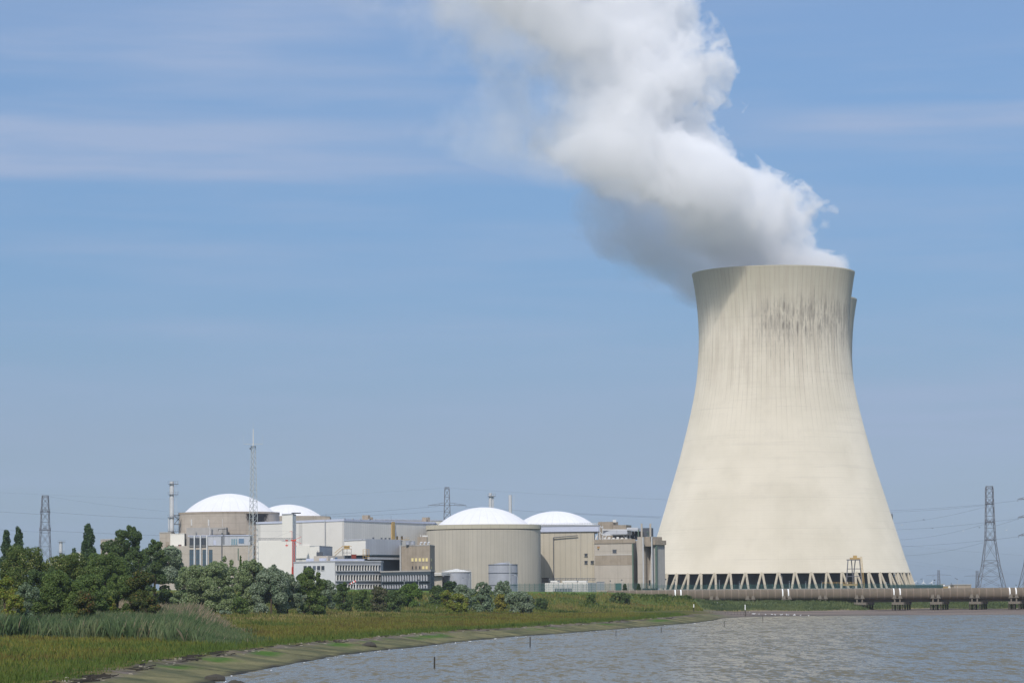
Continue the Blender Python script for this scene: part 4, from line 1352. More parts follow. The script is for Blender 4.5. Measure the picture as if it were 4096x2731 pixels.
# ---- storage tanks
def tank(px, D, hw, ytop, yap, label, cone=True):
    p = pt(px, ytop, D); rr = hw / FPX * D
    r = root("storage_tank", (p.x, D, SITE - .5), label, "tank", "grey storage tanks before the beige drum")
    z1 = zat(ytop, D, px)
    MB().lathe([(rr, SITE - 1), (rr, z1)], p.x, D, 64).build("shell", MATS["tank_steel"], r, True)
    zq = zat(yap, D, px)
    MB().lathe([(rr + .15, z1), (rr + .15, z1 + .15), (.3, zq)] if cone else [(rr - .1, z1 - .2), (rr * .2, zq), (.2, zq + .1)], p.x, D, 64).build("roof", MATS["fin_white"] if cone else MATS["tank_steel"], r)
    mb = MB()
    for z in ([z1 - .1] if cone else [z1 - .15, z1 - 3.4 * D / 1200, SITE + 3]): mb.lathe([(rr, z - .12), (rr + .12, z - .12), (rr + .12, z + .12), (rr, z + .12)], p.x, D, 64)
    mb.build("hoop", MATS["steel_dark"], r)
    mb = MB(); n = 28
    for k in range(n):
        a = 2 * math.pi * k / n; mb.bar((p.x + rr * math.cos(a), D + rr * math.sin(a), z1), (p.x + rr * math.cos(a), D + rr * math.sin(a), z1 + (.9 if cone else .2)), .04)
    if cone: mb.lathe([(rr, z1 + .85), (rr, z1 + .95)], p.x, D, 64)
    mb.build("railing", MATS["galv"], r)
    xs = p.x + rr * (.93 if cone else .45); ys = D - rr * (math.sqrt(1 - (.93 if cone else .45) ** 2)) - .2
    mb = MB(); mb.bar((xs, ys, SITE), (xs, ys, z1 + (.3 if cone else 1.0)), .16); mb.bar((xs + .5, ys, SITE), (xs + .5, ys, z1), .1)
    if not cone: mb.bar((xs, ys, z1 + .9), (p.x + 1, D, zq + .4), .16)
    mb.build("ladder", MATS["galv"], r)
    return r


tank(1826, 1225, 58, 2287.5, 2274, "low wide steel tank with a white cone roof before the beige drum")
tank(2012, 1215, 58, 2256, 2250, "taller grey steel tank with a curved pipe over its rim, before the beige drum", False)
r = broot("low_wall_building", 1750, 1215, "small pale concrete store between the dark office and the low tank", "building")
body([(1733, 1216), (1768, 1214)], 10, zat(2301, 1215, 1750)).build("wall", MATS["concrete_pink"], r)
mb = MB(); Fq = Face(1722, 1214, 1770, 1212); Fq.pbox(mb, 1722, 1768, 2289, 2294, .5, -8); Fq.pbox(mb, 1733, 1768, 2296, 2300, .4, -8); mb.build("roof", MATS["fin_white"], r)

# ---- white low shed with pipe bridge
r = broot("low_shed", 2270, 1310, "long low white shed at the foot of the beige reactor building", "building")
FS_ = [(2180, 1312), (2350, 1306), (2384, 1316)]
body(FS_, 12, zat(2330, 1309, 2265)).build("wall", MATS["white_clad"], r)
Fq = Face(*FS_[0], *FS_[1])
mb = MB(); Fq.pbox(mb, 2218, 2287, 2352, 2366, .1, 0); mb.build("louvre", MATS["office_dark"], r)
mb = MB()
for k in range(22): Fq.pbox(mb, 2212 + k * 6.4, 2214 + k * 6.4, 2337, 2366, .25, 0)
mb.build("cladding_rib", MATS["grey_clad"], r)
r = broot("pipe_bridge", 2290, 1312, "pipe bridge with white ducts above the low white shed", "pipe bridge")
mb = MB()
for a, b_ in ((2196, 2228), (2244, 2302), (2308, 2340)): Fq.pbox(mb, a, b_, 2321, 2328, -2, -4)
mb.build("duct", MATS["fin_white"], r)
mb = MB()
for yy in (2312, 2318): mb.bar(pt(2196, yy, 1314), pt(2382, yy, 1314), .14)
for q in range(2196, 2384, 22): mb.bar(pt(q, 2310, 1314), pt(q, 2330, 1314), .13)
for q in range(2200, 2380, 22): mb.bar(pt(q, 2318, 1314), pt(q + 10, 2312, 1314), .08)
mb.build("frame", MATS["steel_dark"], r)
mb = MB(); q = pt(2182, 2320, 1330); mb.box(-1.6, 1.6, -2, 2, -1.0, 1.0); mb.v = [(x + q.x, y + 1330, z + q.z) for x, y, z in mb.v]
mb.box(q.x - 1.8, q.x + 1.8, 1327.8, 1332, q.z + 1.0, q.z + 1.15)
lone(mb, "equipment_cabin", MATS["flat_black"], (q.x, 1330, q.z - 1), "black equipment cabin in the corner between the round and straight reactor buildings", "cabin")
mb = MB(); q = pt(2402, 2336, 1300); mb.box(q.x - 1.6, q.x + 1.6, 1298, 1301, q.z - 2.5, q.z + 1.0); mb.box(q.x - 1.8, q.x + 1.8, 1297.8, 1301.2, q.z + 1.0, q.z + 1.2)
lone(mb, "shed", MATS["office_grey"], (q.x, 1298, q.z - 2.5), "small grey shed in front of the tall concrete block", "shed")
mb = MB(); q = pt(2473, 2350, 1290); mb.box(q.x - 1.2, q.x + 1.2, 1288, 1290, q.z - 2, q.z + 1.8); mb.box(q.x - 1.3, q.x + 1.3, 1287.9, 1290.1, q.z + 1.8, q.z + 1.95)
lone(mb, "cabinet", MATS["green_fence"], (q.x, 1288, q.z - 2), "dark green cabinet behind the fence before the concrete block", "cabinet")

# ------------------------------------------------------------------ radio mast, crane, gantry
def lattice(mb, c, levels, rr, rb, n=4, rot=math.pi / 4, diag=True, ring=True):
    """levels: [(z, half width)]; corner posts, level rings and crossed bracing"""
    def corner(k, z, w):
        a = rot + 2 * math.pi * k / n
        return Vector((c[0] + w * math.sqrt(2) * math.cos(a), c[1] + w * math.sqrt(2) * math.sin(a), z))
    for (z0, w0), (z1, w1) in zip(levels[:-1], levels[1:]):
        for k in range(n):
            a, b = corner(k, z0, w0), corner(k, z1, w1)
            a2, b2 = corner(k + 1, z0, w0), corner(k + 1, z1, w1)
            mb.bar(a, b, rr)
            if ring: mb.bar(b, b2, rb)
            if diag:
                mb.bar(a, b2, rb)
                if diag != 1: mb.bar(a2, b, rb)
    return mb


DM = 1090.0
m0 = pt(1013, 2250, DM); zb = SITE - 1
r = root("radio_mast", (m0.x, DM, zb), "tall slim white lattice radio mast in front of the largest dome", "mast")
zs = [zb]; ztm = zat(1785, DM, 1013)
lv = []
nl = 26
for k in range(nl + 1):
    f = (k / nl) ** .93
    z = zb + (ztm - zb) * f
    lv.append((z, 1.78 * (1 - f) + .62 * f))
lattice(MB(), (m0.x, DM), lv, .125, .072, 3, math.pi / 6, 1).build("lattice_body", MATS["galv"], r)
mb = MB(); mb.bar((m0.x, DM, zb), (m0.x, DM, ztm), .13); [mb.bar((m0.x - .25, DM, z), (m0.x + .25, DM, z), .04) for z in np.arange(zb, ztm, .9)]
mb.build("cable_ladder", MATS["steel"], r)
mb = MB(); mb.bar((m0.x, DM, ztm), (m0.x, DM, zat(1716, DM, 1013)), .2, 8, .14); mb.build("top_pole", MATS["fin_white"], r)
mb = MB(); a = zat(1776, DM, 1013); mb.bar((m0.x - 3.4, DM, a), (m0.x + 3.4, DM, a), .11)
for s in (-1, 1): mb.bar((m0.x + 3.4 * s, DM, a), (m0.x + 3.4 * s, DM, a + 3.3), .035)
mb.bar((m0.x, DM, zat(1716, DM, 1013)), (m0.x, DM, zat(1685, DM, 1013)), .04); mb.build("aerial", MATS["galv"], r)
mb = MB(); mb.box(m0.x - .9, m0.x + .9, DM - .8, DM + .8, ztm - .1, ztm + .1); mb.box(m0.x - 1.3, m0.x - .7, DM - .3, DM + .3, ztm - 1.0, ztm - .5)
mb.build("platform", MATS["steel_dark"], r)

DC = 1215.0
c0 = pt(1174, 2300, DC); zt = zat(2160, DC, 1174); z0 = zat(2303, DC, 1174)
r = root("tower_crane", (c0.x, DC, z0), "small red tower crane with a long white jib before the white turbine hall", "crane")
lv = [(z0 + (zt - z0) * k / 14, .42) for k in range(15)]
lattice(MB(), (c0.x, DC), lv, .1, .055, 4, math.pi / 4, 1).build("mast", MATS["crane_red"], r)
mb = lattice(MB(), (c0.x, DC), [(z0 + k * .9, .62) for k in range(5)], .13, .09, 4, math.pi / 4, 2); mb.box(c0.x - .8, c0.x + .8, DC - .8, DC + .8, z0 - .6, z0); mb.build("base", MATS["crane_red"], r)
xj = pt(1030, 2155, DC).x; zj = zat(2155, DC, 1100)
mb = MB(); n = 22
for k in range(n):
    xa, xb = c0.x + (xj - c0.x) * k / n, c0.x + (xj - c0.x) * (k + 1) / n
    mb.bar((xa, DC - .3, zj - .35), (xb, DC - .3, zj - .35), .08); mb.bar((xa, DC + .3, zj - .35), (xb, DC + .3, zj - .35), .08); mb.bar((xa, DC, zj + .35), (xb, DC, zj + .35), .08)
    for s in (-.3, .3): mb.bar((xa, DC + s, zj - .35), ((xa + xb) / 2, DC, zj + .35), .04); mb.bar(((xa + xb) / 2, DC, zj + .35), (xb, DC + s, zj - .35), .04)
mb.build("jib", MATS["steel_dark"], r)
mb = MB(); pk = pt(1168, 2124, DC)
mb.bar((pk.x, DC, zt), pk, .1); mb.bar(pk, (pk.x - 1, DC, pk.z), .08)
e1, e2, e3 = pt(1206, 2145, DC), pt(1206, 2173, DC), pt(1186, 2184, DC)
for e in (e1, e2, e3): mb.bar((c0.x, DC, zt), e, .1)
mb.box(c0.x - 1.0, c0.x + 1.0, DC - .5, DC + .5, zt - .3, zt + .2)
mb.build("counter_jib", MATS["crane_red"], r)
mb = MB()
mb.bar(pk, (xj + 6, DC, zj + .4), .025); mb.bar(pk, (xj, DC, pk.z + .2), .02); mb.bar(pk, e1, .025); mb.bar(e1, e2, .025)
mb.build("stay_cable", MATS["cable"], r)
mb = MB(); h = pt(1147, 2180, DC); mb.box(h.x - .5, h.x + .5, DC - .2, DC + .2, h.z - .3, h.z + .2); mb.bar((h.x, DC, h.z - .8), (h.x, DC, zj - .3), .05); h = pt(1147, 2161, DC); mb.box(h.x - .5, h.x + .5, DC - .3, DC + .3, h.z - .2, h.z + .2)
mb.build("hook_block", MATS["crane_red"], r)

DG = 1330.0
g0 = pt(3415, 2340, DG)
r = root("gantry_frame", (g0.x, DG, SITE - 1), "grey steel A frame gantry with a yellow hoist in front of the cooling tower legs", "gantry")
zt = zat(2238, DG, 3415); zq = SITE - 1
xa, xb = pt(3391, 2238, DG).x, pt(3437, 2238, DG).x
mb = MB()
for dy, sx in ((-2.2, 1), (2.2, 1)):
    pass
wl, wr = pt(3379, 2330, DG).x, pt(3448, 2330, DG).x
xm = pt(3416, 2280, DG).x
for top, bot in (((xa, DG - 1), (wl, DG - 3)), ((xb, DG - 1), (wr, DG - 3)), ((xa + 1.7, DG + 1), (xm, DG + 2)), ((xb - 1.6, DG + 1), (xm - .7, DG + 3))):
    mb.bar((top[0], top[1], zt), (bot[0], bot[1], zq), .28)
def lerpx(z, a, b): return a + (b - a) * (zt - z) / (zt - zq)
for yy in (2274, 2304):
    z = zat(yy, DG, 3415)
    mb.bar((lerpx(z, xa, wl), DG - 2, z), (lerpx(z, xb, wr), DG - 2, z), .2)
mb.bar((xa - .4, DG - 1, zt), (xb + .4, DG - 1, zt), .3); mb.bar((xa - .4, DG + 1, zt), (xb + .4, DG + 1, zt), .3)
mb.build("frame", MATS["lattice"], r)
mb = MB(); p = pt(3422, 2234, DG); mb.box(p.x - 2.4, p.x + 1.8, DG - 1, DG + 1, zt + .2, zt + .9); mb.box(p.x - 1.0, p.x + .6, DG - .7, DG + .7, zt + .9, zt + 1.9)
mb.build("hoist", MATS["yellow"], r)
mb = MB(); mb.bar((xb + .3, DG - 1.4, zt + 1.4), (wr + .3, DG - 3.3, zq), .13); mb.bar((xb + .9, DG - 1.4, zt + 1.4), (wr + .9, DG - 3.3, zq), .13)
for k in range(22): z = zt - k * .6; mb.bar((lerpx(z, xb, wr) + .3, DG - 2, z), (lerpx(z, xb, wr) + .9, DG - 2, z), .06)
mb.build("ladder", MATS["yellow"], r)
r = broot("yellow_footbridge", 3390, 1322, "low yellow steel footbridge at the foot of the cooling tower legs", "footbridge")
F8 = Face(3290, 1322, 3430, 1322)
mb = MB(); F8.pbox(mb, 3372, 3428, 2334, 2341, .3, -1.5); mb.build("deck", MATS["yellow"], r)
mb = MB()
for yy in (2327, 2331): mb.bar(pt(3290, yy, 1322), pt(3430, yy, 1322), .06)
for q in range(3290, 3431, 14): mb.bar(pt(q, 2327, 1322), pt(q, 2340, 1322), .06)
mb.build("railing", MATS["yellow"], r)

# ------------------------------------------------------------------ pylons and cables
def pylon(px, D, ytop, zbase, levels, label, arms=(), armdir='y', armlen=8, rr=.22, rb=.1, inter=1, armw=.35, legs=None):
    c = pt(px, (ytop + 2350) / 2, D)
    r = root("pylon", (c.x, D, zbase), label, "pylon", "electricity pylons")
    lv = []
    L_ = [(zat(y, D, px), w / 2 / FPX * D) for y, w in levels]
    for (z0, w0), (z1, w1) in zip(L_[:-1], L_[1:]):
        n = max(1, int(round((z1 - z0) / max(2.6 * (w0 + w1) / 2 * 1.0, 1.5))))
        for k in range(n): lv.append((z0 + (z1 - z0) * k / n, w0 + (w1 - w0) * k / n))
    lv.append(L_[-1])
    mb = lattice(MB(), (c.x, D), lv, rr, rb, 4, math.pi / 4, 2)
    mb.build("lattice_body", MATS["lattice"], r)
    for y in arms:
        z = zat(y, D, px)
        w = np.interp(z, [a for a, b in L_], [b for a, b in L_])
        dv = Vector((0, 1, 0)) if armdir == 'y' else Vector((1, 0, 0))
        if armdir == 'd': dv = Vector((.25, .97, 0))
        sd = Vector((dv.y, -dv.x, 0))
        mb = MB()
        for s in (-1, 1):
            tip = Vector((c.x, D, z)) + dv * s * armlen
            for k in (-1, 1):
                b0 = Vector((c.x, D, z)) + dv * s * w + sd * k * w
                mb.bar(b0, tip, armw * .6); mb.bar(b0 + Vector((0, 0, 1.9)), tip, armw * .4)
                for f in (.3, .6): mb.bar(b0.lerp(tip, f), (b0 + Vector((0, 0, 1.9))).lerp(tip, f), armw * .3)
            mb.bar(Vector((c.x, D, z)) + dv * s * w - sd * w, Vector((c.x, D, z)) + dv * s * w + sd * w, armw * .8)
            mb.bar(tip, tip - Vector((0, 0, 1.6)), .12)
        mb.build("crossarm", MATS["lattice"], r)
    return r


TALL = lambda o=0: [(2352, 104), (2305, 84), (2262, 66), (2240, 60), (2160, 39), (2015, 30), (1957, 28), (1944, 24)]
pylon(3961, 1900, 1944, 7.5, TALL(), "tall splay legged lattice pylon standing whole at the right, beyond the pipeline", (2015, 2088, 2159), 'd', 9, .24, .12)
pylon(4133, 1860, 1900, 7.5, [(2352, 112), (2262, 72), (2160, 44), (2015, 32), (1890, 26)], "lattice pylon cut off by the right edge of the picture, one leg showing", (1995, 2067, 2140), 'x', 9, .24, .12)
pylon(180, 2000, 1981, 7.5, [(2330, 62), (2240, 46), (2130, 36), (2045, 29), (1990, 24), (1981, 22)], "slim lattice pylon rising above the bushes at the far left", (2046, 2120), 'd', 8, .24, .12)
pylon(1789, 2250, 1948, 7.5, [(2200, 42), (2100, 27), (2020, 22), (1955, 18), (1948, 15)], "dark lattice pylon with one wide crossarm behind the beige drum", (2020,), 'x', 14, .32, .16)
pylon(3755, 4800, 2279, 7.5, [(2352, 13), (2310, 8), (2279, 7)], "faint distant pylon right of the cooling tower, the left of two", (2300,), 'x', 20, .35, .2)
pylon(3909, 4300, 2282, 7.5, [(2352, 14), (2310, 9), (2282, 8)], "faint distant pylon right of the cooling tower, beside the tall pylon", (2303,), 'x', 18, .35, .2)
pylon(3568, 2900, 2055, 7.5, [(2352, 40), (2150, 14), (2055, 7)], "pylon top peeping out from behind the right flank of the cooling tower", (2060,), 'y', 8, .35, .2)

WIRES = [
    (3540, 2041, 2300, 3950, 2016, 1900, 6, "upper cable left of the tall right pylon"), (3552, 2047, 2300, 3950, 2019, 1905, 9, "second cable left of the tall right pylon"),
    (3568, 2092, 2300, 3950, 2024, 1895, 20, "cable sagging from the tall right pylon's upper arm to the cooling tower"), (3575, 2118, 2300, 3950, 2088, 1900, 8, "cable at the height of the tall right pylon's middle arm"),
    (3590, 2158, 2300, 3950, 2092, 1895, 24, "cable sagging from the tall right pylon's middle arm"), (3598, 2186, 2300, 3950, 2159, 1900, 6, "cable at the height of the tall right pylon's lower arm"),
    (3610, 2222, 2300, 3950, 2164, 1895, 22, "lowest cable left of the tall right pylon"), (3628, 2240, 3500, 4096, 2300, 3000, 6, "long thin cable falling towards the right horizon"),
    (3635, 2256, 3500, 3905, 2283, 4300, 5, "faint cable to the distant right pylon"), (3600, 2180, 2600, 4096, 2220, 2400, 5, "thin cable crossing behind the tall right pylon"),
    (3972, 2012, 1900, 4110, 1995, 1860, 2, "short cable between the two right pylons, top"), (3972, 2085, 1900, 4110, 2067, 1860, 2, "short cable between the two right pylons, middle"),
    (3972, 2157, 1900, 4110, 2140, 1860, 2, "short cable between the two right pylons, bottom"), (3972, 2105, 1890, 4110, 2060, 1860, 4, "steep cable right of the tall right pylon"),
    (-20, 2044, 2000, 172, 2056, 2000, 2, "upper cable at the left picture edge"), (-20, 2116, 2000, 168, 2127, 2000, 2, "lower cable at the left picture edge"),
    (196, 2047, 2000, 730, 2076, 1700, 7, "dark cable from the left pylon to the big dome"), (200, 2122, 2000, 660, 2141, 1700, 3, "cable from the left pylon's lower arm to the chimney block"),
    (192, 1984, 2000, 730, 2050, 1700, 12, "thin earth wire from the top of the left pylon"), (-20, 1968, 2600, 700, 1998, 2600, 4, "faint high cable across the left sky"),
    (1285, 2059, 2100, 1752, 2024, 2250, 3, "cable from behind the second dome to the dark pylon"), (1330, 2065, 2100, 1785, 2042, 2250, 6, "second cable to the dark pylon behind the halls"),
    (1100, 1991, 2500, 1780, 1951, 2250, 3, "faint earth wire rising to the dark pylon's top"), (1828, 2022, 2250, 2640, 2070, 1750, 10, "cable from the dark pylon past the right dome to the cooling tower"),
    (1800, 1951, 2250, 2690, 1998, 1900, 8, "faint earth wire from the dark pylon to the cooling tower"), (2160, 2044, 2100, 2650, 2066, 1800, 3, "pale cable above the right dome"),
]
for x1, y1, d1, x2, y2, d2, sag, lab in WIRES:
    a, b_ = pt(x1, y1, d1), pt(x2, y2, d2)
    pts = []
    for k in range(17):
        t = k / 16; p = a.lerp(b_, t); p.z -= sag / FPX * (d1 + d2) / 2 * 4 * t * (1 - t) * .5; pts.append(p)
    lone(MB().tube(pts, .034 if "faint" in lab or "thin" in lab else .06, 3), "power_line", MATS["cable"], a, lab, "power line", "power lines")

# ------------------------------------------------------------------ wind turbines and far buildings
for px, ph, lab in ((3693, 2, "tiny white wind turbine on the horizon, the left one of two close together"), (3726, 25, "tiny white wind turbine on the horizon, the right one of two close together"), (3657, 50, "tiny white wind turbine at the foot of the cooling tower's right leg")):
    D = 5200; p = pt(px, 2330, D)
    r = root("wind_turbine", (p.x, D, 8), lab, "wind turbine", "wind turbines on the horizon")
    MB().bar((p.x, D, 0), (p.x, D, p.z), 1.0, 8, .7).build("tower", MATS["turbine_white"], r)
    MB().box(p.x - 1.2, p.x + 1.2, D - 4, D + 3, p.z - 1, p.z + 1.2).build("nacelle", MATS["turbine_white"], r)
    for k in range(3):
        a = R(ph + 120 * k); MB().bar((p.x, D - 4.5, p.z), (p.x + 5.4 * math.sin(a), D - 4.5, p.z + 5.4 * math.cos(a)), .7, 4, .3).build("blade", MATS["turbine_white"], r)
def far_block(name, pl, pr, yt, D, m, lab, extra=None):
    r = broot(name, (pl + pr) / 2, D, lab, "building")
    body([(pl, D), (pr, D)], 12, zat(yt, D, pl), 3).build("wall", MATS[m], r)
    rim([(pl, D), (pr, D)], 12, zat(yt, D, pl), .4, .3).build("roof_edge", MATS["concrete_grey"], r)
    return r
far_block("pump_house", 3814, 3883, 2337, 1500, "concrete_brown", "low brown pump house just above the pipeline, left of the tall right pylon")
far_block("low_building", 3759, 3791, 2343, 1500, "yellow", "small tan building just above the pipeline, left of the pump house")
far_block("far_shed", 3762, 3778, 2335, 2600, "turbine_white", "tiny white shed roof on the horizon behind the tan building")
far_block("far_shed", 3786, 3801, 2340, 2600, "white_plain", "tiny cream shed on the horizon, right of the tan building")

# ------------------------------------------------------------------ pipeline, piers
DP = 1104.0
pr_ = 1.95
zc_pipe = 8.62 - pr_
xl_, xr_ = fp(2430, DP, 2360)[0], fp(4300, DP, 2360)[0]
r = root("pipeline", (xl_, DP, zc_pipe), "huge brown intake pipe running level above the shore below the cooling tower, the front one", "pipeline", "intake pipelines")
mb = MB()
def xcyl(mb, xa, xb, rad, y, z, n=32):
    vs = []; 
    for x in (xa, xb):
        for k in range(n):
            a = 2 * math.pi * k / n; vs.append((x, y + rad * math.cos(a), z + rad * math.sin(a)))
    mb.add(vs, [(k, (k + 1) % n, n + (k + 1) % n, n + k) for k in range(n)] + [tuple(range(n)), tuple(range(n, 2 * n))[::-1]])
xcyl(mb, xl_, xr_, pr_, DP, zc_pipe, 40)
mb.build("pipe", MATS["pipe_brown"], r, False)
mb = MB()
step = 29 / FPX * DP
n = int((xr_ - xl_) / step)
for k in range(1, n):
    x = xl_ + k * step; xcyl(mb, x - .16, x + .16, pr_ + .045, DP, zc_pipe, 40)
mb.build("ring_joint", MATS["pipe_joint"], r)
for q in (2701, 2724, 3131, 3154, 3576, 3601, 4040, 4065):
    mb = MB(); x = fp(q, DP - 2, 2360)[0]; xcyl(mb, x - .22, x + .22, pr_ + .07, DP, zc_pipe, 40); mb.build("white_band", MATS["band_white"], r)
r = root("pipeline", (xl_, DP + 7.5, zc_pipe), "second intake pipe hidden in the shade behind the front one", "pipeline", "intake pipelines")
mb = MB(); xcyl(mb, xl_, xr_, pr_, DP + 7.5, zc_pipe - .25, 32); mb.build("pipe", MATS["pipe_brown"], r)
mb = MB()
for k in range(1, n): x = xl_ + k * step; xcyl(mb, x - .16, x + .16, pr_ + .045, DP + 7.5, zc_pipe - .25, 32)
mb.build("ring_joint", MATS["pipe_joint"], r)
r = root("service_beam", (xl_ + 30, DP + 3.7, 4.3), "long concrete beam running under the pipeline from pier to pier", "beam")
mb = MB(); mb.box(fp(3150, DP)[0], xr_, DP + 1.6, DP + 2.6, 3.72, 5.0); mb.build("girder", MATS["beam"], r)
mb = MB(); mb.box(fp(2760, DP)[0], xr_, DP + 10.2, DP + 11, 3.72, 7.6); mb.build("back_wall", MATS["beam"], r)
PIERS = [2857, 3001, 3147, 3291, 3438, 3589, 3742, 3898, 4055, 4216]
names = ["first", "second", "third", "fourth", "fifth", "sixth", "seventh", "eighth", "ninth", "tenth"]
for i, q in enumerate(PIERS):
    x = fp(q, DP - 2, 2380)[0]
    g = hz(x, DP)
    wet = i >= 4
    r = root("pipe_pier", (x, DP, g), "concrete pier under the pipeline, the " + names[i] + " from the left" + (", on dark piles in the mud" if wet else ", standing on the grass"), "pier", "piers under the pipeline")
    for s in (-1, 1):
        cx_ = x + s * .95
        mb = MB()
        zt_, zb_ = zc_pipe - .35, 5.15
        y0, y1 = DP - pr_ - .12, DP + pr_ + .2
        xo0, xo1 = (.42, .75)
        lo, hi = (cx_ - (xo1 if s < 0 else .5), cx_ + (xo1 if s > 0 else .5)), (cx_ - .42, cx_ + .42)
        vs = [(lo[0], y0 - .25, zb_), (lo[1], y0 - .25, zb_), (lo[1], y1, zb_), (lo[0], y1, zb_), (hi[0], y0 + .1, zt_), (hi[1], y0 + .1, zt_), (hi[1], y1, zt_), (hi[0], y1, zt_)]
        mb.add(vs, [(3, 2, 1, 0), (4, 5, 6, 7), (0, 1, 5, 4), (1, 2, 6, 5), (2, 3, 7, 6), (3, 0, 4, 7)])
        mb.build("saddle", MATS["pier"], r)
        MB().box(cx_ - .24, cx_ + .24, DP - pr_ - .25, DP - pr_ + .35, (3.68 if wet else min(g, 3.6) - .3), 4.95).build("leg", MATS["pier"], r)
    MB().box(x - 1.85, x + 1.85, DP - pr_ - .5, DP + pr_, 4.95, 5.13).build("crossbeam", MATS["pier"], r)
    if wet:
        zc0 = 3.68
        y0, y1 = DP - pr_ - .9, DP + 13
        mb = MB().prism([(x - 2.15, y0), (x + 2.15, y0), (x + 2.15 + .33 * 15, y1), (x - 2.15 + .33 * 15, y1)], zc0 - .9, zc0); mb.build("pile_cap", MATS["pier"], r)
        for row, dy in enumerate((0, 4.5, 9, 13)):
            for k in range(3 if row == 0 else 2):
                xx = x - 1.8 + k * (3.6 / (2 if row == 0 else 1)) + .33 * dy; yy = DP - pr_ - .3 + dy
                gg = hz(xx, yy)
                mb = MB(); mb.bar((xx, yy, gg - 2), (xx, yy, zc0 - .9), .3, 10); mb.build("pile", MATS["pile_dark"], r)

# ------------------------------------------------------------------ fence, lamps, windsock
def fence(pl, Dl, pr, Dr, h, label, step=.28, rr=.022, z=None):
    p0, p1 = Vector(fp(pl, Dl)), Vector(fp(pr, Dr))
    ln = (p1 - p0).length
    z = SITE if z is None else z
    r = root("fence", (p0.x, p0.y, z), label, "fence")
    mb = MB(); n = int(ln / step)
    for k in range(n):
        q = p0.lerp(p1, k / n); mb.bar((q.x, q.y, z - .3), (q.x, q.y, z + h), rr, 3)
    for f in (.1, .35, .6, .85, 1.0): mb.bar((p0.x, p0.y, z + h * f), (p1.x, p1.y, z + h * f), .025, 3)
    mb.build("mesh_panel", MATS["green_fence"], r)
    np_ = max(2, min(90, int(ln / 2.6)))
    base = None
    for k in range(np_ + 1):
        q = p0.lerp(p1, k / np_)
        if base is None:
            mb = MB(); mb.bar((q.x, q.y, z - .5), (q.x, q.y, z + h + .4), .075, 4); base = mb.build("post", MATS["green_fence"], r)
        else:
            o = base.copy(); COL.objects.link(o); o.parent = r; o.location = (q.x - p0.x, q.y - p0.y, 0)
    return r
fence(2020, 1180, 2620, 1240, 3.3, "tall green mesh fence along the site before the beige reactor building", .24, .03, 8.0)
fence(2600, 1240, 3560, 1290, 2.4, "low green mesh fence running below the cooling tower legs", .26, .036, 8.2)
fence(3560, 1300, 3770, 1480, 1.9, "far green fence right of the cooling tower, dwindling to the right", .55, .035, 8.2)

def lamp(px, D, ytop, label, arm=0, head=.35, z0=SITE):
    p = pt(px, ytop, D)
    r = root("street_lamp", (p.x, D, z0), label, "lamp", "lamp posts around the site")
    mb = MB(); mb.bar((p.x, D, z0 - .5), (p.x, D, p.z), .11, 6, .07)
    if arm: mb.tube([(p.x, D, p.z), (p.x + arm * .4, D, p.z + .5), (p.x + arm, D, p.z + .6)], .06)
    mb.build("pole", MATS["galv"], r)
    mb = MB(); x = p.x + arm; zz = p.z + (.6 if arm else 0)
    if arm: mb.box(x - .45, x + .35, D - .2, D + .2, zz - .1, zz + .1)
    else: mb.lathe([(head * .3, zz - .3), (head, zz - .05), (head * .9, zz + .1), (.05, zz + .22)], p.x, D, 10)
    mb.build("lamp_head", MATS["steel_dark"], r)
LAMPS = [(2663, 1250, 2315), (2700, 1255, 2318), (2877, 1255, 2320), (2957, 1260, 2326), (3030, 1260, 2324), (3157, 1260, 2325), (3223, 1260, 2326), (3287, 1265, 2326), (3546, 1270, 2328), (2990, 1420, 2314), (3128, 1420, 2305)]
ord_ = ["first", "second", "third", "fourth", "fifth", "sixth", "seventh", "eighth", "ninth"]
for i, (a, d_, y) in enumerate(LAMPS):
    lamp(a, d_, y, ("lamp post before the cooling tower legs, the " + ord_[i] + " from the left") if i < 9 else ("taller lamp post close to the dark gap under the tower, " + ("left" if i == 9 else "right") + " of two"), 0 if i < 9 else -.6)
lamp(1875, 1200, 2316, "curved arm lamp post before the low wide tank", -2.2)
lamp(2070, 1190, 2305, "curved arm lamp post at the taller tank's right edge", -1.8)
lamp(2232, 1290, 2322, "lamp post in front of the low white shed", 0)
lamp(2441, 1290, 2322, "left lamp post before the tall concrete block", 0)
lamp(2487, 1290, 2318, "right lamp post before the tall concrete block", 0)
lamp(1617, 1105, 2318, "white camera mast in front of the dark office, the left one", 0, .5)
lamp(1674, 1105, 2318, "white camera mast in front of the dark office, the right one", 0, .5)
lamp(3738, 1500, 2318, "lone lamp post with a bright round head right of the cooling tower", 0, .6)
lamp(3829, 1500, 2317, "slim lamp post rising over the brown pump house", -.8)

DW = 1060.0
p = pt(1423, 2323, DW)
r = root("windsock", (p.x, DW, 8.5), "red and white striped windsock on a white pole before the grey office", "windsock")
MB().bar((p.x, DW, 8.2), (p.x, DW, p.z + .3), .1, 8).build("pole", MATS["band_white"], r)
e = pt(1399, 2335, DW)
for k in range(5):
    a, b_ = p.lerp(e, k / 5), p.lerp(e, (k + 1) / 5)
    MB().bar(a, b_, .42 - .045 * k, 12, .42 - .045 * (k + 1)).build("sleeve_stripe", MATS["red_paint"] if k % 2 == 0 else MATS["band_white"], r)

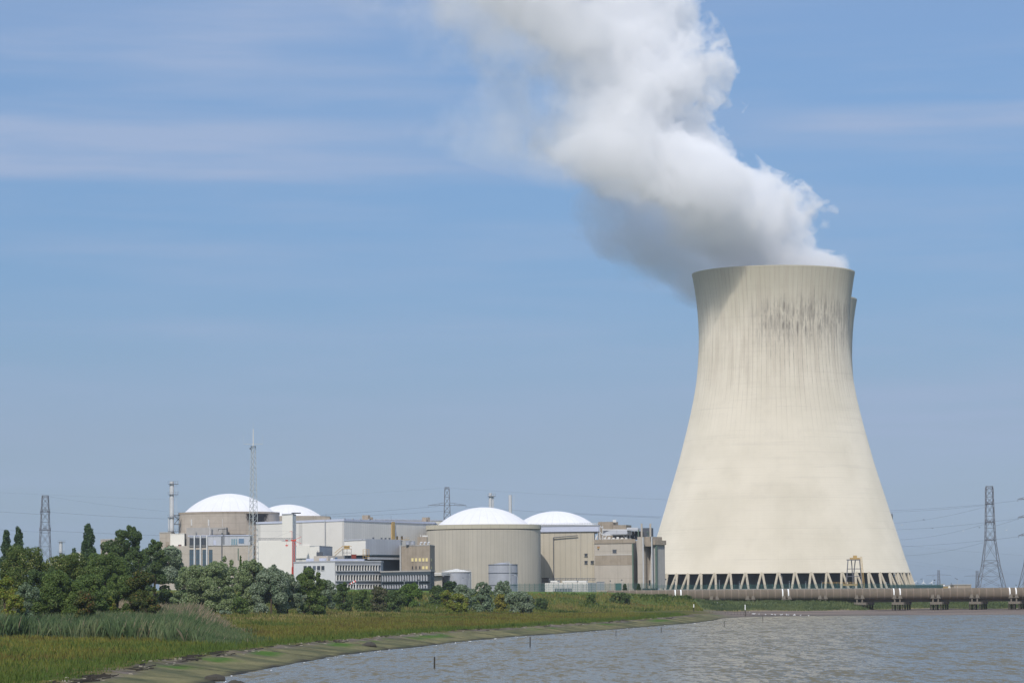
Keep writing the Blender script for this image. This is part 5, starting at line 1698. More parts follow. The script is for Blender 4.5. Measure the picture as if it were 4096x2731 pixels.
# ------------------------------------------------------------------ stakes, markers, birds
for i, (q, yt, yb, lab) in enumerate([(1737, 2626, 2671, "dark stake in the water nearest the camera"), (2120, 2546, 2584, "second nearest dark stake in the water, touching the bank line"), (2463.5, 2521, 2542, "thin stake in the water off the middle of the bank"),
                        (2644.6, 2508, 2528, "thin stake in the water off the far part of the bank"), (2897, 2482, 2504, "thin stake in the water off the tip of the bank"), (3051, 2461, 2487, "farthest thin stake in open water near the mud")]):
    x, y = gp(q, yb, 0.0); zt = pt(q, yt, y).z
    mb = MB(); mb.bar((x, y, -2), (x + .03, y, zt), .11 if i < 2 else .09, 8, .09 if i < 2 else .07); mb.bar((x + .03, y, zt), (x + .03, y, zt + .06), .05)
    lone(mb, "water_stake", MATS["wood_dark"], (x, y, 0), lab, "stake", "stakes standing in the river")
for q, yt, yb, lab in ((2775.5, 2415, 2459, "white topped marker post at the tip of the golden bank"), (2981, 2417, 2461, "brown marker post with a white top at the mud flat's edge")):
    x, y = gp(q, yb, .3); zt = pt(q, yt, y).z; g = hz(x, y)
    r = root("marker_post", (x, y, g), lab, "marker post", "shore marker posts")
    MB().bar((x, y, g - .5), (x, y, g + (zt - g) * .55), .14, 8).build("post", MATS["wood_dark"], r)
    MB().bar((x, y, g + (zt - g) * .55), (x, y, zt), .15, 8).build("white_top", MATS["band_white"], r)
x0, y0 = gp(2800, 2458, .3)
r = root("brushwood_fence", (x0, y0, .3), "low broken line of brushwood stakes across the mud by the bank's tip", "fence")
mb = MB(); rnd = random.Random(4)
for k in range(18):
    q = 2800 + k * 12.5; x, y = gp(q, 2459.5, .25); h = rnd.uniform(.5, 1.7)
    mb.bar((x, y, -.3), (x + rnd.uniform(-.15, .15), y, h), .05)
mb.build("stake_row", MATS["wood_dark"], r)
mb = MB(); a, b_ = gp(2800, 2459, .3), gp(3020, 2460, .3); mb.bar((a[0], a[1], .6), (b_[0], b_[1], .5), .05); mb.build("rail", MATS["wood_dark"], r)

def gull_mesh():
    mb = MB()
    mb.lathe([(.02, -.32), (.09, -.2), (.13, 0), (.1, .16), (.03, .26)], 0, 0, 8)
    v = mb.v; mb.v = [(z, x * .9, y + .22) for x, y, z in v]
    mb.add([(.3 + .08 * math.cos(a) * math.cos(b), .08 * math.sin(a) * math.cos(b), .36 + .08 * math.sin(b)) for b in (-1.2, -.5, .3, 1.1) for a in [k * math.pi / 3 for k in range(6)]],
           [(j * 6 + k, j * 6 + (k + 1) % 6, (j + 1) * 6 + (k + 1) % 6, (j + 1) * 6 + k) for j in range(3) for k in range(6)])
    mb.bar((.36, 0, .36), (.47, 0, .34), .02)
    for s in (-.05, .05): mb.bar((0, s, .15), (0, s, 0), .012)
    return mb
GULL = [(2862, 2452), (2868, 2451.5), (2886, 2452), (3000, 2455), (3011, 2458), (3014, 2458.5), (3018, 2458), (3036, 2458.5), (3063, 2459), (3088, 2458.5), (3101, 2459), (3124, 2459), (3129, 2458.5),
        (3145, 2458), (3147, 2459), (3155, 2459), (3175, 2459), (3179, 2458), (3180, 2459), (3202, 2459), (3235, 2460), (2770, 2449)]
gb = None
rnd = random.Random(8)
for i, (q, y) in enumerate(GULL):
    x, yy = gp(q, y, .25); g = max(hz(x, yy), 0.02)
    if gb is None:
        gb = gull_mesh().build("gull", MATS["gull"], None); o = gb
    else:
        o = gb.copy(); COL.objects.link(o)
    o.location = (x, yy, g); o.rotation_euler = (0, 0, rnd.uniform(0, 6)); o.scale = (.95,) * 3
    tag(o, "white gull resting in the row along the mud flat's edge", "bird", "gulls on the mud flat")
def flyer():
    mb = MB(); mb.bar((-.25, 0, 0), (.25, 0, 0), .09, 6, .05)
    for s in (-1, 1): mb.add([(-.08, 0, 0), (.12, 0, 0), (.06, s * .45, .14), (-.08, s * .45, .14), (0, s * .85, .05), (-.08, s * .85, .05)], [(0, 1, 2, 3), (3, 2, 4, 5)])
    return mb
fb = {}
FLY = [(3608, 2098, 0), (3809, 2094, 0), (3853, 2122, 0), (4026, 2119, 0), (3696, 2078, 1), (3918, 2109, 1), (3730, 2112, 1), (3672, 2331, 1), (3686, 2315, 1), (3736, 2330, 1), (3756, 2318, 1), (3805, 2334, 1), (3828, 2316, 1), (3851, 2322, 1), (3937, 2338, 1), (3994, 2340, 1), (4064, 2339, 1), (3803, 2344, 1), (3732, 2285 + 20, 1)]
for q, y, dk in FLY:
    D = 1000
    p = pt(q, y, D)
    if dk not in fb: fb[dk] = o = flyer().build("flying_bird", MATS["bird_dark" if dk else "gull"], None)
    else: o = fb[dk].copy(); COL.objects.link(o)
    o.location = p; o.rotation_euler = (rnd.uniform(-.4, .4), rnd.uniform(-.2, .2), rnd.uniform(0, 6)); o.scale = (.85,) * 3
    tag(o, "small dark bird flying low over the pipeline at the right" if dk else "white gull flying among the cables right of the cooling tower", "bird", "dark birds in flight" if dk else "white gulls in flight")

# ------------------------------------------------------------------ trees and bushes
PAL = {  # (colour, weight) lists: real leaf colours
    "willow": [((116, 126, 92), 4), ((104, 116, 78), 4), ((84, 98, 60), 2.5), ((126, 134, 106), 1)],
    "greywillow": [((110, 120, 98), 4), ((96, 108, 84), 4), ((78, 92, 66), 2), ((124, 132, 114), .8)],
    "dark": [((68, 82, 46), 4), ((58, 74, 42), 3), ((80, 94, 54), 2)],
    "poplar": [((56, 74, 46), 4), ((48, 64, 40), 3), ((76, 92, 60), 1.5)],
    "mixed": [((74, 90, 44), 4), ((84, 98, 50), 3), ((64, 80, 40), 3), ((100, 108, 66), .6)],
    "glossy": [((72, 86, 42), 4), ((84, 94, 46), 2.5), ((62, 74, 38), 2.5), ((134, 134, 88), 1.1)],
    "rusty": [((62, 74, 36), 4), ((74, 80, 40), 3), ((52, 60, 32), 3), ((100, 72, 42), .9), ((92, 88, 42), 1.2)],
    "yellow": [((104, 110, 44), 4), ((90, 102, 42), 3), ((112, 104, 48), 1.2), ((98, 76, 42), .4)],
    "bright": [((82, 102, 44), 4), ((74, 94, 42), 3), ((62, 80, 36), 2)],
    "gold": [((122, 114, 48), 4), ((108, 106, 46), 3), ((92, 94, 42), 1.5)],
    "purple": [((84, 78, 60), 3), ((70, 78, 48), 3), ((98, 94, 74), 1.0), ((58, 66, 40), 2)],
    "silver": [((104, 116, 94), 4), ((92, 106, 80), 4), ((78, 92, 64), 2)],
}
TSEED = [100]


def tree(name, px, D, wpx, ytop, sp, label, shape="dome", ybase=None, cat="tree", dens=1.0, leafs=None, lean=.0, depth=.8):
    TSEED[0] += 1
    rg = np.random.default_rng(TSEED[0])
    base = Vector(fp(px, D, 2400)); g = hz(base.x, base.y) if ybase is None else zat(ybase, D, px)
    H = zat(ytop, D, px) - g; W = wpx / FPX * D / 2
    if shape == "dome" and cat == "tree": H *= 1.06; W *= 1.1
    if shape == "poplar": W *= 1.22
    r = root(name, (base.x, D, g), label, cat, "trees and bushes on the dyke")
    lobes = []
    if shape == "dome":
        n = int(26 + W * 2.2)
        for k in range(n):
            a = rg.uniform(0, 2 * math.pi); u = rg.uniform(0, 1) ** .5
            zf = rg.uniform(.05, .86)
            prof = math.sqrt(max(0.02, 1 - ((zf - .36) / .64) ** 2)) if zf > .36 else .86 + .14 * zf / .36
            rad = rg.uniform(.17, .33) * min(W, H * .62)
            lobes.append((math.cos(a) * u * (W * prof - rad * .55), math.sin(a) * u * (W * prof * depth - rad * .5), zf * H, rad * rg.uniform(.85, 1.3), rad, rad * rg.uniform(.75, 1.05)))
        for k in range(int(8 + W * 1.8)):   # small broken tops
            a = rg.uniform(-.92, .92); zf = math.sqrt(max(0, 1 - a * a * .9))
            q = rg.uniform(.09, .16) * min(W, H * .6)
            lobes.append((a * W * .85 + lean * H, rg.uniform(-.5, .3) * W * depth, H * (.32 + .62 * zf) * rg.uniform(.82, .95), q, q, q * rg.uniform(1.0, 1.7)))
    elif shape == "poplar":
        n = int(H * 2.2)
        for k in range(n):
            zf = (k + .5) / n; prof = math.sin(min(1, (zf * .92 + .12)) * math.pi * .94) ** .45
            rad = W * prof * rg.uniform(.4, .68)
            lobes.append((rg.uniform(-1, 1) * (W * prof - rad), rg.uniform(-1, 1) * (W * prof - rad), zf * H * .97, rad, rad, rad * 1.5))
    elif shape == "cone":
        n = int(46)
        for k in range(n):
            zf = rg.uniform(.05, .93); prof = (1 - zf) ** .62 * .95 + .05
            rad = W * rg.uniform(.16, .3) * (.5 + .5 * prof)
            a = rg.uniform(0, 2 * math.pi); u = rg.uniform(.2, 1)
            lobes.append((math.cos(a) * u * (W * prof - rad * .5) - lean * H * zf * .3, math.sin(a) * u * (W * prof * .8 - rad * .5), zf * H, rad, rad, rad * 1.25))
        lobes.append((-lean * H * .3, 0, H * .93, W * .12, W * .12, H * .08))
    lobes = np.array(lobes)
    leaf = leafs or max(.15, min(.4, D * .00036))
    surf = (lobes[:, 3] * lobes[:, 5]) ** 1.0
    N = int(dens * 70.0 * surf.sum() / (leaf * leaf) * .35)
    N = min(max(N, 3000), 34000)
    idx = rg.choice(len(lobes), N, p=surf / surf.sum())
    L_ = lobes[idx]
    d = rg.normal(size=(N, 3)); d /= np.linalg.norm(d, axis=1)[:, None]
    sc = np.where(rg.random(N) < .82, rg.uniform(.82, 1.12, N), rg.uniform(.2, .9, N))
    P = L_[:, :3] + d * L_[:, 3:6] * sc[:, None]
    keep = P[:, 2] > -.15
    ins = np.zeros(N, bool)
    for li, lb in enumerate(lobes):
        ins |= ((((P - lb[:3]) / lb[3:6]) ** 2).sum(1) < .55) & (idx != li)
    keep &= ~ins | (rg.random(N) < .12)
    P, d, idx = P[keep], d[keep], idx[keep]; N = len(P)
    nrm = d + rg.normal(size=(N, 3)) * .75 + np.array([0, 0, .25]); nrm /= np.linalg.norm(nrm, axis=1)[:, None]
    t1 = np.cross(nrm, rg.normal(size=(N, 3))); t1 /= np.linalg.norm(t1, axis=1)[:, None]
    t2 = np.cross(nrm, t1)
    s1 = leaf * rg.uniform(.55, 1.1, N)[:, None]; s2 = s1 * rg.uniform(.5, .9, N)[:, None]
    V = np.stack([P - t1 * s1, P - t2 * s2, P + t1 * s1, P + t2 * s2], 1).reshape(-1, 3)
    F = np.arange(4 * N).reshape(N, 4)
    pal = PAL[sp]; wts = np.array([w for _, w in pal]); cl = np.array([lin(*c) for c, _ in pal])
    # colour changes from lobe to lobe as well as leaf to leaf
    lobe_c = rg.choice(len(pal), len(lobes), p=wts / wts.sum())
    own = rg.random(N) < .3
    ci = np.where(own, lobe_c[idx], rg.choice(len(pal), N, p=wts / wts.sum()))
    cols = cl[ci] * rg.uniform(.86, 1.14, N)[:, None] * LEAFK
    o = bulk("crown", V, F, MATS["leaf"], cols)
    o.parent = r
    mb = MB()
    mb.bar((base.x, D, g - .3), (base.x + lean * H * .3, D, g + H * .55), max(.12, H * .022), 7, max(.05, H * .009))
    for k in range(5):
        q = lobes[rg.integers(len(lobes))]; z0 = g + H * rg.uniform(.12, .4)
        mb.bar((base.x, D, z0), (base.x + q[0] * .8, D + q[1] * .8, g + max(q[2], z0 - g + .4)), max(.06, H * .01), 5, .03)
    mb.build("trunk", MATS["bark"], r)
    return r


LEAFK = 1.85
T = tree
T("poplar_tree", 26, 800, 50, 2116, "poplar", "dark double poplar at the left picture edge, the left one", "poplar")
T("poplar_tree", 73, 805, 46, 2101, "poplar", "dark double poplar at the left picture edge, the right and taller one", "poplar")
T("poplar_tree", 352, 760, 60, 2091, "poplar", "tall slim poplar standing alone between the left pylon and the round trees", "poplar")
T("poplar_tree", 297, 800, 40, 2192, "poplar", "short poplar just left of the tall slim poplar", "poplar")
T("tall_tree", 515, 770, 135, 2084, "dark", "tallest dark pointed tree before the left concrete buildings")
T("round_tree", 445, 780, 110, 2150, "dark", "dark round tree left of the tall pointed tree")
T("round_tree", 618, 790, 112, 2144, "dark", "dark round tree between the tall pointed tree and the white box building")
T("broad_tree", 545, 740, 110, 2175, "dark", "dark broad tree below the tall pointed tree")
T("broad_tree", 420, 700, 190, 2205, "mixed", "mid green broad tree in front of the dark round trees")
T("silver_willow", 650, 900, 165, 2192, "greywillow", "grey green willow in front of the pinkish concrete building", ybase=2332)
T("silver_willow", 730, 920, 70, 2272, "greywillow", "low grey willow between the two grey willow groups", ybase=2335)
T("leafy_tree", 92, 560, 210, 2184, "glossy", "bushy tree with glossy light topped leaves at the left, below the double poplar", leafs=.18)
T("leafy_tree", 265, 560, 190, 2206, "glossy", "bushy tree with pale leaf tips and rusty patches under the left pylon", leafs=.18)
T("leafy_tree", 360, 545, 150, 2290, "mixed", "mid green tree below the tall slim poplar")
T("leafy_tree", 180, 545, 190, 2268, "dark", "dark leafy bush low in the left group")
T("shrub", 20, 500, 110, 2282, "yellow", "yellow green shrub with rusty leaves at the left picture edge", cat="shrub", leafs=.18)
T("shrub", 102, 498, 125, 2316, "silver", "small silver leaved shrub at the lower left", cat="shrub", leafs=.17)
T("shrub", 60, 495, 80, 2362, "yellow", "low yellow green shrub under the silver leaved one", cat="shrub", leafs=.18)
T("leafy_tree", 245, 510, 200, 2284, "mixed", "big mid green bush in the middle of the left group, above the reeds", leafs=.19)
T("shrub", 340, 505, 110, 2342, "rusty", "brownish green bush right of the big mid green bush", cat="shrub")
T("leafy_tree", 470, 560, 130, 2292, "mixed", "olive bush left of the rust tinted bush", leafs=.19)
T("leafy_tree", 560, 560, 145, 2274, "rusty", "dark bush with rust tinted leaves left of the green lawn gap", leafs=.19)
T("shrub", 436, 548, 70, 2368, "yellow", "small golden bush low between the olive and brownish bushes", cat="shrub")
T("shrub", 600, 545, 90, 2370, "rusty", "low rusty bush at the right end of the left group", cat="shrub")
T("hedge_bush", 672, 800, 110, 2366, "dark", "low dark hedge below the green lawn gap", cat="hedge")
T("silver_willow", 905, 860, 96, 2218, "willow", "grey willow peeping over behind the first big willow, before the concrete annex")
T("silver_willow", 800, 800, 195, 2262, "willow", "broad silver green willow, left of the two biggest")
T("silver_willow", 862, 795, 130, 2250, "willow", "rounded willow joined to the right of the broad left one")
T("slim_tree", 962, 830, 34, 2224, "bright", "slim bright green tree top left of the radio mast foot", "cone")
T("silver_willow", 1002, 795, 150, 2232, "willow", "biggest silver green willow below the radio mast")
T("silver_willow", 1085, 790, 150, 2258, "greywillow", "grey green willow below the white stair tower")
T("silver_willow", 1150, 795, 110, 2290, "greywillow", "lower grey willow under the red crane")
T("shrub", 720, 770, 80, 2362, "willow", "low willow shrub at the left foot of the broad willow", cat="shrub")
T("shrub", 960, 770, 70, 2385, "mixed", "dark olive shrub between the two big willows' feet", cat="shrub")
T("shrub", 900, 760, 60, 2440, "greywillow", "small grey green shrub at the foot of the big willows", cat="shrub", ybase=2470)
T("leafy_tree", 1240, 800, 120, 2264, "mixed", "tall green tree right of the red crane")
T("silver_willow", 1215, 815, 70, 2282, "greywillow", "thin grey willow joined to the left of the tall green tree")
T("silver_willow", 1292, 815, 100, 2318, "greywillow", "sloping grey willow at the right end of the willow group")
T("round_bush", 1374, 890, 78, 2318, "dark", "dark round bush left of the windsock", cat="bush")
T("round_bush", 1448, 890, 66, 2352, "mixed", "low olive bush right of the windsock", cat="bush")
T("round_bush", 1515, 880, 90, 2338, "purple", "brownish purple bush before the dark office", cat="bush")
T("round_bush", 1570, 860, 74, 2352, "dark", "dark bush at the right of the brownish purple one", cat="bush")
T("round_bush", 1640, 960, 100, 2326, "bright", "bright green bush before the dark slate office", cat="bush")
T("round_bush", 1600, 950, 50, 2352, "mixed", "small bush left of the bright green one", cat="bush")
T("round_bush", 1745, 980, 66, 2334, "dark", "dark green bush before the small pale store", cat="bush")
T("round_bush", 1800, 985, 80, 2318, "poplar", "dark bush before the low wide tank", cat="bush")
T("round_bush", 1792, 950, 70, 2356, "yellow", "yellow green bush below the low wide tank", cat="bush")
T("silver_willow", 1850, 940, 90, 2330, "greywillow", "grey green bush right of the low wide tank", cat="bush")
T("silver_willow", 1928, 900, 92, 2308, "silver", "tall silver leaved bush between the two tanks", cat="bush")
T("round_bush", 1830, 900, 90, 2372, "yellow", "low yellow green bush left of the tall silver one", cat="bush")
T("round_bush", 2010, 960, 82, 2314, "greywillow", "grey green bush in front of the taller tank", cat="bush")
T("round_bush", 2000, 920, 56, 2370, "gold", "small golden bush right of the tall silver one", cat="bush")
T("silver_willow", 2075, 915, 130, 2364, "greywillow", "low spreading grey willow before the green fence", cat="bush")
T("round_bush", 2165, 960, 50, 2385, "dark", "low dark shrub on the grass below the round reactor's right edge", cat="bush")
T("round_bush", 2366, 1030, 40, 2374, "mixed", "small round bush on the grass before the low white shed", cat="bush")
T("round_bush", 2482, 1040, 96, 2366, "dark", "broad dark green bush at the buried left end of the pipeline", cat="bush")
T("round_bush", 2640, 1085, 60, 2377, "mixed", "weedy clump against the pipeline near its left white bands", cat="bush")
T("round_bush", 2735, 1088, 56, 2380, "mixed", "weedy clump right of the pipeline's left white bands", cat="bush")
T("round_bush", 2500, 1180, 24, 2334, "poplar", "tiny conifer like bush behind the fence, left of two", "cone", cat="bush")
T("round_bush", 2555, 1180, 24, 2334, "poplar", "tiny conifer like bush behind the fence, right of two", "cone", cat="bush")


# ------------------------------------------------------------------ grass, reeds, marsh plants
def inpoly(X, Y, P):
    c = np.zeros(X.shape, bool)
    for i in range(len(P)):
        x1, y1 = P[i]; x2, y2 = P[(i + 1) % len(P)]
        m = ((y1 > Y) != (y2 > Y)) & (X < (x2 - x1) * (Y - y1) / (y2 - y1 + 1e-9) + x1)
        c ^= m
    return c


REED = [fp(a, d) for a, d in [(-60, 480), (400, 478), (760, 470), (850, 432), (965, 415), (975, 470), (950, 540), (880, 620), (-60, 650)]]


def scatter(name, n, ylo, yhi, test, hfun, wfun, pal, label, seed, group=None, lean=.25, near=True):
    rg = np.random.default_rng(seed)
    M_ = n * 6
    Y = ylo + (yhi - ylo) * rg.random(M_); X = Y * rg.uniform(-.178, .178, M_)
    acc = rg.random(M_) < (Y / yhi if near else 1)
    X, Y = X[acc], Y[acc]
    z, s, c, t, t2, w, zc = height(X, Y, True)
    ok = test(X, Y, s, c, t, t2, w)
    X, Y, z, s, t, t2, w = [a[ok] for a in (X, Y, z, s, t, t2, w)]
    if len(X) > n: X, Y, z, s, t, t2, w = [a[:n] for a in (X, Y, z, s, t, t2, w)]
    N = len(X)
    h = hfun(X, Y, s, t, rg); wd = wfun(Y, rg)
    a = rg.uniform(-.9, .9, N)
    dx, dy = np.cos(a) * wd / 2, np.sin(a) * wd / 2
    lx = rg.normal(lean * .5, lean, N) * h; ly = rg.normal(0, lean, N) * h
    b1 = np.stack([X - dx, Y - dy, z - .05], 1); b2 = np.stack([X + dx, Y + dy, z - .05], 1)
    m1 = np.stack([X + dx * .8 + lx * .4, Y + ly * .4, z + h * .6], 1)
    tp = np.stack([X + lx, Y + ly, z + h], 1)
    V = np.stack([b1, b2, m1, tp], 1).reshape(-1, 3)
    F = np.arange(4 * N).reshape(N, 4)
    cols = pal(X, Y, s, t, rg, N)
    o = bulk(name, V, F, MATS["blade"], cols)
    tag(o, label=label, cat="plants", kind="stuff", group=group)
    print(name, N)
    return o


def palette(cols, X, Y, rg, N, sc=9.0, seed=5, jit=.18):
    cl = np.array([lin(*c) for c in cols])
    f = np.clip(fbm(X, Y, sc, seed) * 1.8 - .4 + rg.normal(0, .16, N), 0, .999) * (len(cols) - 1)
    i = f.astype(int); k = (f - i)[:, None]
    return (cl[i] * (1 - k) + cl[np.minimum(i + 1, len(cols) - 1)] * k) * rg.uniform(1 - jit, 1 + jit, N)[:, None]


def marsh_pal(X, Y, s, t, rg, N):
    c = palette([(78, 98, 46), (98, 108, 48), (122, 120, 54), (108, 98, 50), (92, 84, 46)], X, Y, rg, N, 16, 61)
    g = (1 - sstep(11, 22, s + (fbm(X, Y, 6, 66) - .5) * 8))[:, None]
    return c * (1 - g) + palette([(72, 92, 40), (92, 108, 48)], X, Y, rg, N, 5, 62) * g


scatter("marsh_grass", 95000, 235, 900, lambda X, Y, s, c, t, t2, w: (s > 9.2) & (t < .36) & (w < .4) & ~inpoly(X, Y, REED) & (c < 0),
        lambda X, Y, s, t, rg: rg.uniform(.3, .85, len(X)) * (.55 + .9 * fbm(X, Y, 9, 71)) * np.clip((s - 8.8) / 3, .4, 1), lambda Y, rg: .05 + Y * .00022 * rg.uniform(.5, 1.3, len(Y)),
        marsh_pal, "golden and green salt marsh grass between the slabs and the dyke", 1)


def reed_pal(X, Y, s, t, rg, N):
    c = palette([(68, 88, 56), (86, 106, 68), (102, 118, 80), (120, 128, 90)], X, Y, rg, N, 6, 81)
    d = ((rg.random(N) < np.clip((Y - 520) / 90, 0.06, .8)))[:, None]
    return np.where(d, palette([(172, 154, 130), (146, 132, 108), (104, 108, 74)], X, Y, rg, N, 8, 82), c)


scatter("reeds", 85000, 400, 660, lambda X, Y, s, c, t, t2, w: inpoly(X + (fbm(X, Y, 9, 201) - .5) * 14, Y + (fbm(X, Y, 12, 202) - .5) * 60, REED) & (s > 10),
        lambda X, Y, s, t, rg: rg.uniform(2.2, 3.7, len(X)) * (.8 + .4 * fbm(X, Y, 12, 72)) * np.clip((Y - 395) / 45, .45, 1) * (1 + .28 * sstep(530, 600, Y)) * np.clip((-.086 * Y - X) / 12, .3, 1), lambda Y, rg: .04 + Y * .00014 * rg.uniform(.5, 1.3, len(Y)),
        reed_pal, "tall green reeds with pale dry tops in front of the left bushes", 2, lean=.22)
scatter("meadow_grass", 70000, 480, 1090, lambda X, Y, s, c, t, t2, w: (t >= .30) & (t < .9) & (w < .4) & ~inpoly(X, Y, REED) & (c < 0),
        lambda X, Y, s, t, rg: rg.uniform(.3, 1.1, len(X)) * (.35 + 1.3 * fbm(X, Y, 10, 73)), lambda Y, rg: .08 + Y * .0003 * rg.uniform(.5, 1.3, len(Y)),
        lambda X, Y, s, t, rg, N: palette([(56, 72, 34), (84, 98, 42), (106, 112, 54), (134, 124, 70), (112, 100, 60)], X, Y, rg, N, 17, 91), "rough meadow grass and weeds on the dyke slope", 3, near=False)
scatter("shore_grass", 30000, 980, 1250, lambda X, Y, s, c, t, t2, w: (w > .5) & (t2 > .575) & (t2 < 1) & (c < 0),
        lambda X, Y, s, t, rg: rg.uniform(.3, 1.0, len(X)) * (.5 + fbm(X, Y, 10, 74)), lambda Y, rg: .1 + Y * .0003 * rg.uniform(.5, 1.3, len(Y)),
        lambda X, Y, s, t, rg, N: palette([(68, 82, 52), (88, 100, 64), (106, 114, 74)], X, Y, rg, N, 12, 95), "green plants on the bank under the pipeline", 4, near=False)
# pale dry tufts in a broken line where the slope begins
scatter("dry_grass", 9000, 600, 860, lambda X, Y, s, c, t, t2, w: (t > .34) & (t < .42) & (w < .4) & (fbm(X, Y, 14, 99) > .5) & (c < 0),
        lambda X, Y, s, t, rg: rg.uniform(.5, 1.3, len(X)), lambda Y, rg: .1 + Y * .0002 * rg.uniform(.5, 1.3, len(Y)),
        lambda X, Y, s, t, rg, N: palette([(160, 144, 96), (136, 124, 78)], X, Y, rg, N, 8, 96), "pale dry grass in a broken line at the foot of the dyke", 5, near=False)
# white flowers
scatter("wild_flowers", 160, 700, 1000, lambda X, Y, s, c, t, t2, w: (t > .5) & (t < .85) & (w < .4) & (fbm(X, Y, 20, 98) > .5) & (c < 0),
        lambda X, Y, s, t, rg: rg.uniform(.9, 1.4, len(X)), lambda Y, rg: .22 + 0 * Y,
        lambda X, Y, s, t, rg, N: np.tile(lin(214, 210, 200), (N, 1)), "white wild flowers scattered on the dyke slope", 6, near=False)

# drift stones along the top of the slabs
rg = np.random.default_rng(77)
V, F = [], []
cnt = 0
Ys = 255 + 600 * rg.random(5200) ** 1.4; Xs = Ys * rg.uniform(-.17, .06, 5200)
z, s, c, t, t2, w, zc = height(Xs, Ys, True)
ok = (s > 7.4) & (s < 10.6) & (fbm(Xs, Ys, 9, 55) > .42)
for x, y, zz in zip(Xs[ok], Ys[ok], z[ok]):
    a = rg.uniform(.08, .26) * (1 + y / 1200); b_ = a * rg.uniform(.4, 1); h = a * rg.uniform(.15, .4); th = rg.uniform(0, 3)
    n0 = len(V)
    for k in range(6):
        q = th + k * math.pi / 3; V.append((x + math.cos(q) * a * rg.uniform(.8, 1.1), y + math.sin(q) * b_ * rg.uniform(.8, 1.1), zz - .1))
    for k in range(6):
        q = th + k * math.pi / 3; V.append((x + math.cos(q) * a * .65, y + math.sin(q) * b_ * .65, zz + h * rg.uniform(.7, 1.1)))
    F += [(n0 + k, n0 + (k + 1) % 6, n0 + 6 + (k + 1) % 6, n0 + 6 + k) for k in range(6)] + [tuple(n0 + 6 + k for k in range(6))]
mb = MB(); mb.v, mb.f = V, F
o = mb.build("drift_rubble", MATS["stone"]); tag(o, "pale broken stones and driftwood scattered along the top of the slabs", "stones", kind="stuff")

# driftwood and weed thrown up among the stones, joints between the slabs
rg = np.random.default_rng(79)
Ys = 250 + 620 * rg.random(9000) ** 1.3; Xs = Ys * rg.uniform(-.17, .07, 9000)
z, s, c, t, t2, w, zc = height(Xs, Ys, True)
ok = (s > 7.4) & (s < 10.2) & (w < .3) & (fbm(Xs, Ys, 8, 57) > .46)
mb = MB()
for x, y, zz in zip(Xs[ok], Ys[ok], z[ok]):
    L0 = rg.uniform(.3, 1.6); th = rg.normal(0, .5) + 1.2
    mb.bar((x, y, zz + .06), (x + L0 * math.sin(th), y + L0 * math.cos(th), zz + rg.uniform(.04, .25)), rg.uniform(.04, .1), 3)
o = mb.build("driftwood_litter", MATS["wood_dark"]); tag(o, "dark driftwood and dead weed lying in a line above the slabs", "driftwood", kind="stuff")
mb = MB()
for i in range(3, len(SHORE) - 6):
    (ax, ay), (bx, by) = SHORE[i], SHORE[i + 1]
    L0 = math.hypot(bx - ax, by - ay); dx, dy = (bx - ax) / L0, (by - ay) / L0
    for k in range(int(L0 / 17)):
        if rg.random() < .4: continue
        u = (k + rg.uniform(.2, .8)) * 17; x0, y0 = ax + dx * u, ay + dy * u; sk = rg.uniform(-.3, .5)
        prev = None
        for j in range(9):
            q = .6 + j * .8; x, y = x0 - dy * q + dx * sk * q + rg.normal(0, .06), y0 + dx * q + dy * sk * q
            zz = hz(x, y) + .01
            if prev: mb.bar(prev, (x, y, zz), rg.uniform(.025, .06), 4)
            prev = (x, y, zz)
o = mb.build("slab_joint", MATS["pile_dark"]); tag(o, "dark open joints and cracks running down the sloping slabs", "cracks", kind="stuff")

# a few lumps at the water's edge
for px, py, lab in ((860, 2706, "dark boulder at the water's edge nearest the camera"), (1478, 2587, "dark block lying on the slabs at mid distance"), (945, 2718, "low dark rock awash at the water's edge")):
    x, y = gp(px, py, .35); g = hz(x, y); mb = MB()
    rg2 = random.Random(px)
    mb.lathe([(.1, .0), (1.1, .0), (1.25, .25), (.95, .55), (.4, .72), (.02, .75)], 0, 0, 10)
    mb.v = [(a * rg2.uniform(.8, 1.15), b2 * rg2.uniform(.7, 1.0), c2 * rg2.uniform(.8, 1.1)) for a, b2, c2 in mb.v]
    mb.v = [(a + x, b2 + y, c2 + g - .15) for a, b2, c2 in mb.v]
    lone(mb, "rock", MATS["pile_dark"], (x, y, g), lab, "rock", smooth=True)

# breaking wavelets along the slabs
rg = np.random.default_rng(31)
mb = MB()
for i in range(3, len(SHORE) - 6):
    (ax, ay), (bx, by) = SHORE[i], SHORE[i + 1]
    L0 = math.hypot(bx - ax, by - ay); n = int(L0 / 1.6)
    for k in range(n):
        if rg.random() < .9: continue
        f = (k + rg.random()) / n; x, y = ax + (bx - ax) * f, ay + (by - ay) * f
        dx, dy = (bx - ax) / L0, (by - ay) / L0
        o_ = rg.uniform(.1, 1.6); ln = rg.uniform(.3, 1.6) * (1 + y / 1200); hgt = rg.uniform(.01, .04); wd = rg.uniform(.05, .14)
        cx_, cy_ = x + dy * o_, y - dx * o_
        pts = [(cx_ - dx * ln / 2, cy_ - dy * ln / 2, .0), (cx_ + dy * wd, cy_ - dx * wd, .01), (cx_ + dx * ln / 2, cy_ + dy * ln / 2, .0), (cx_ - dy * wd, cy_ + dx * wd, .03), (cx_, cy_, .03 + hgt)]
        mb.add(pts, [(0, 1, 4), (1, 2, 4), (2, 3, 4), (3, 0, 4)])
o = mb.build("foam", MATS["gull"]); tag(o, "white foam of wavelets breaking along the slabs", "foam", kind="stuff")


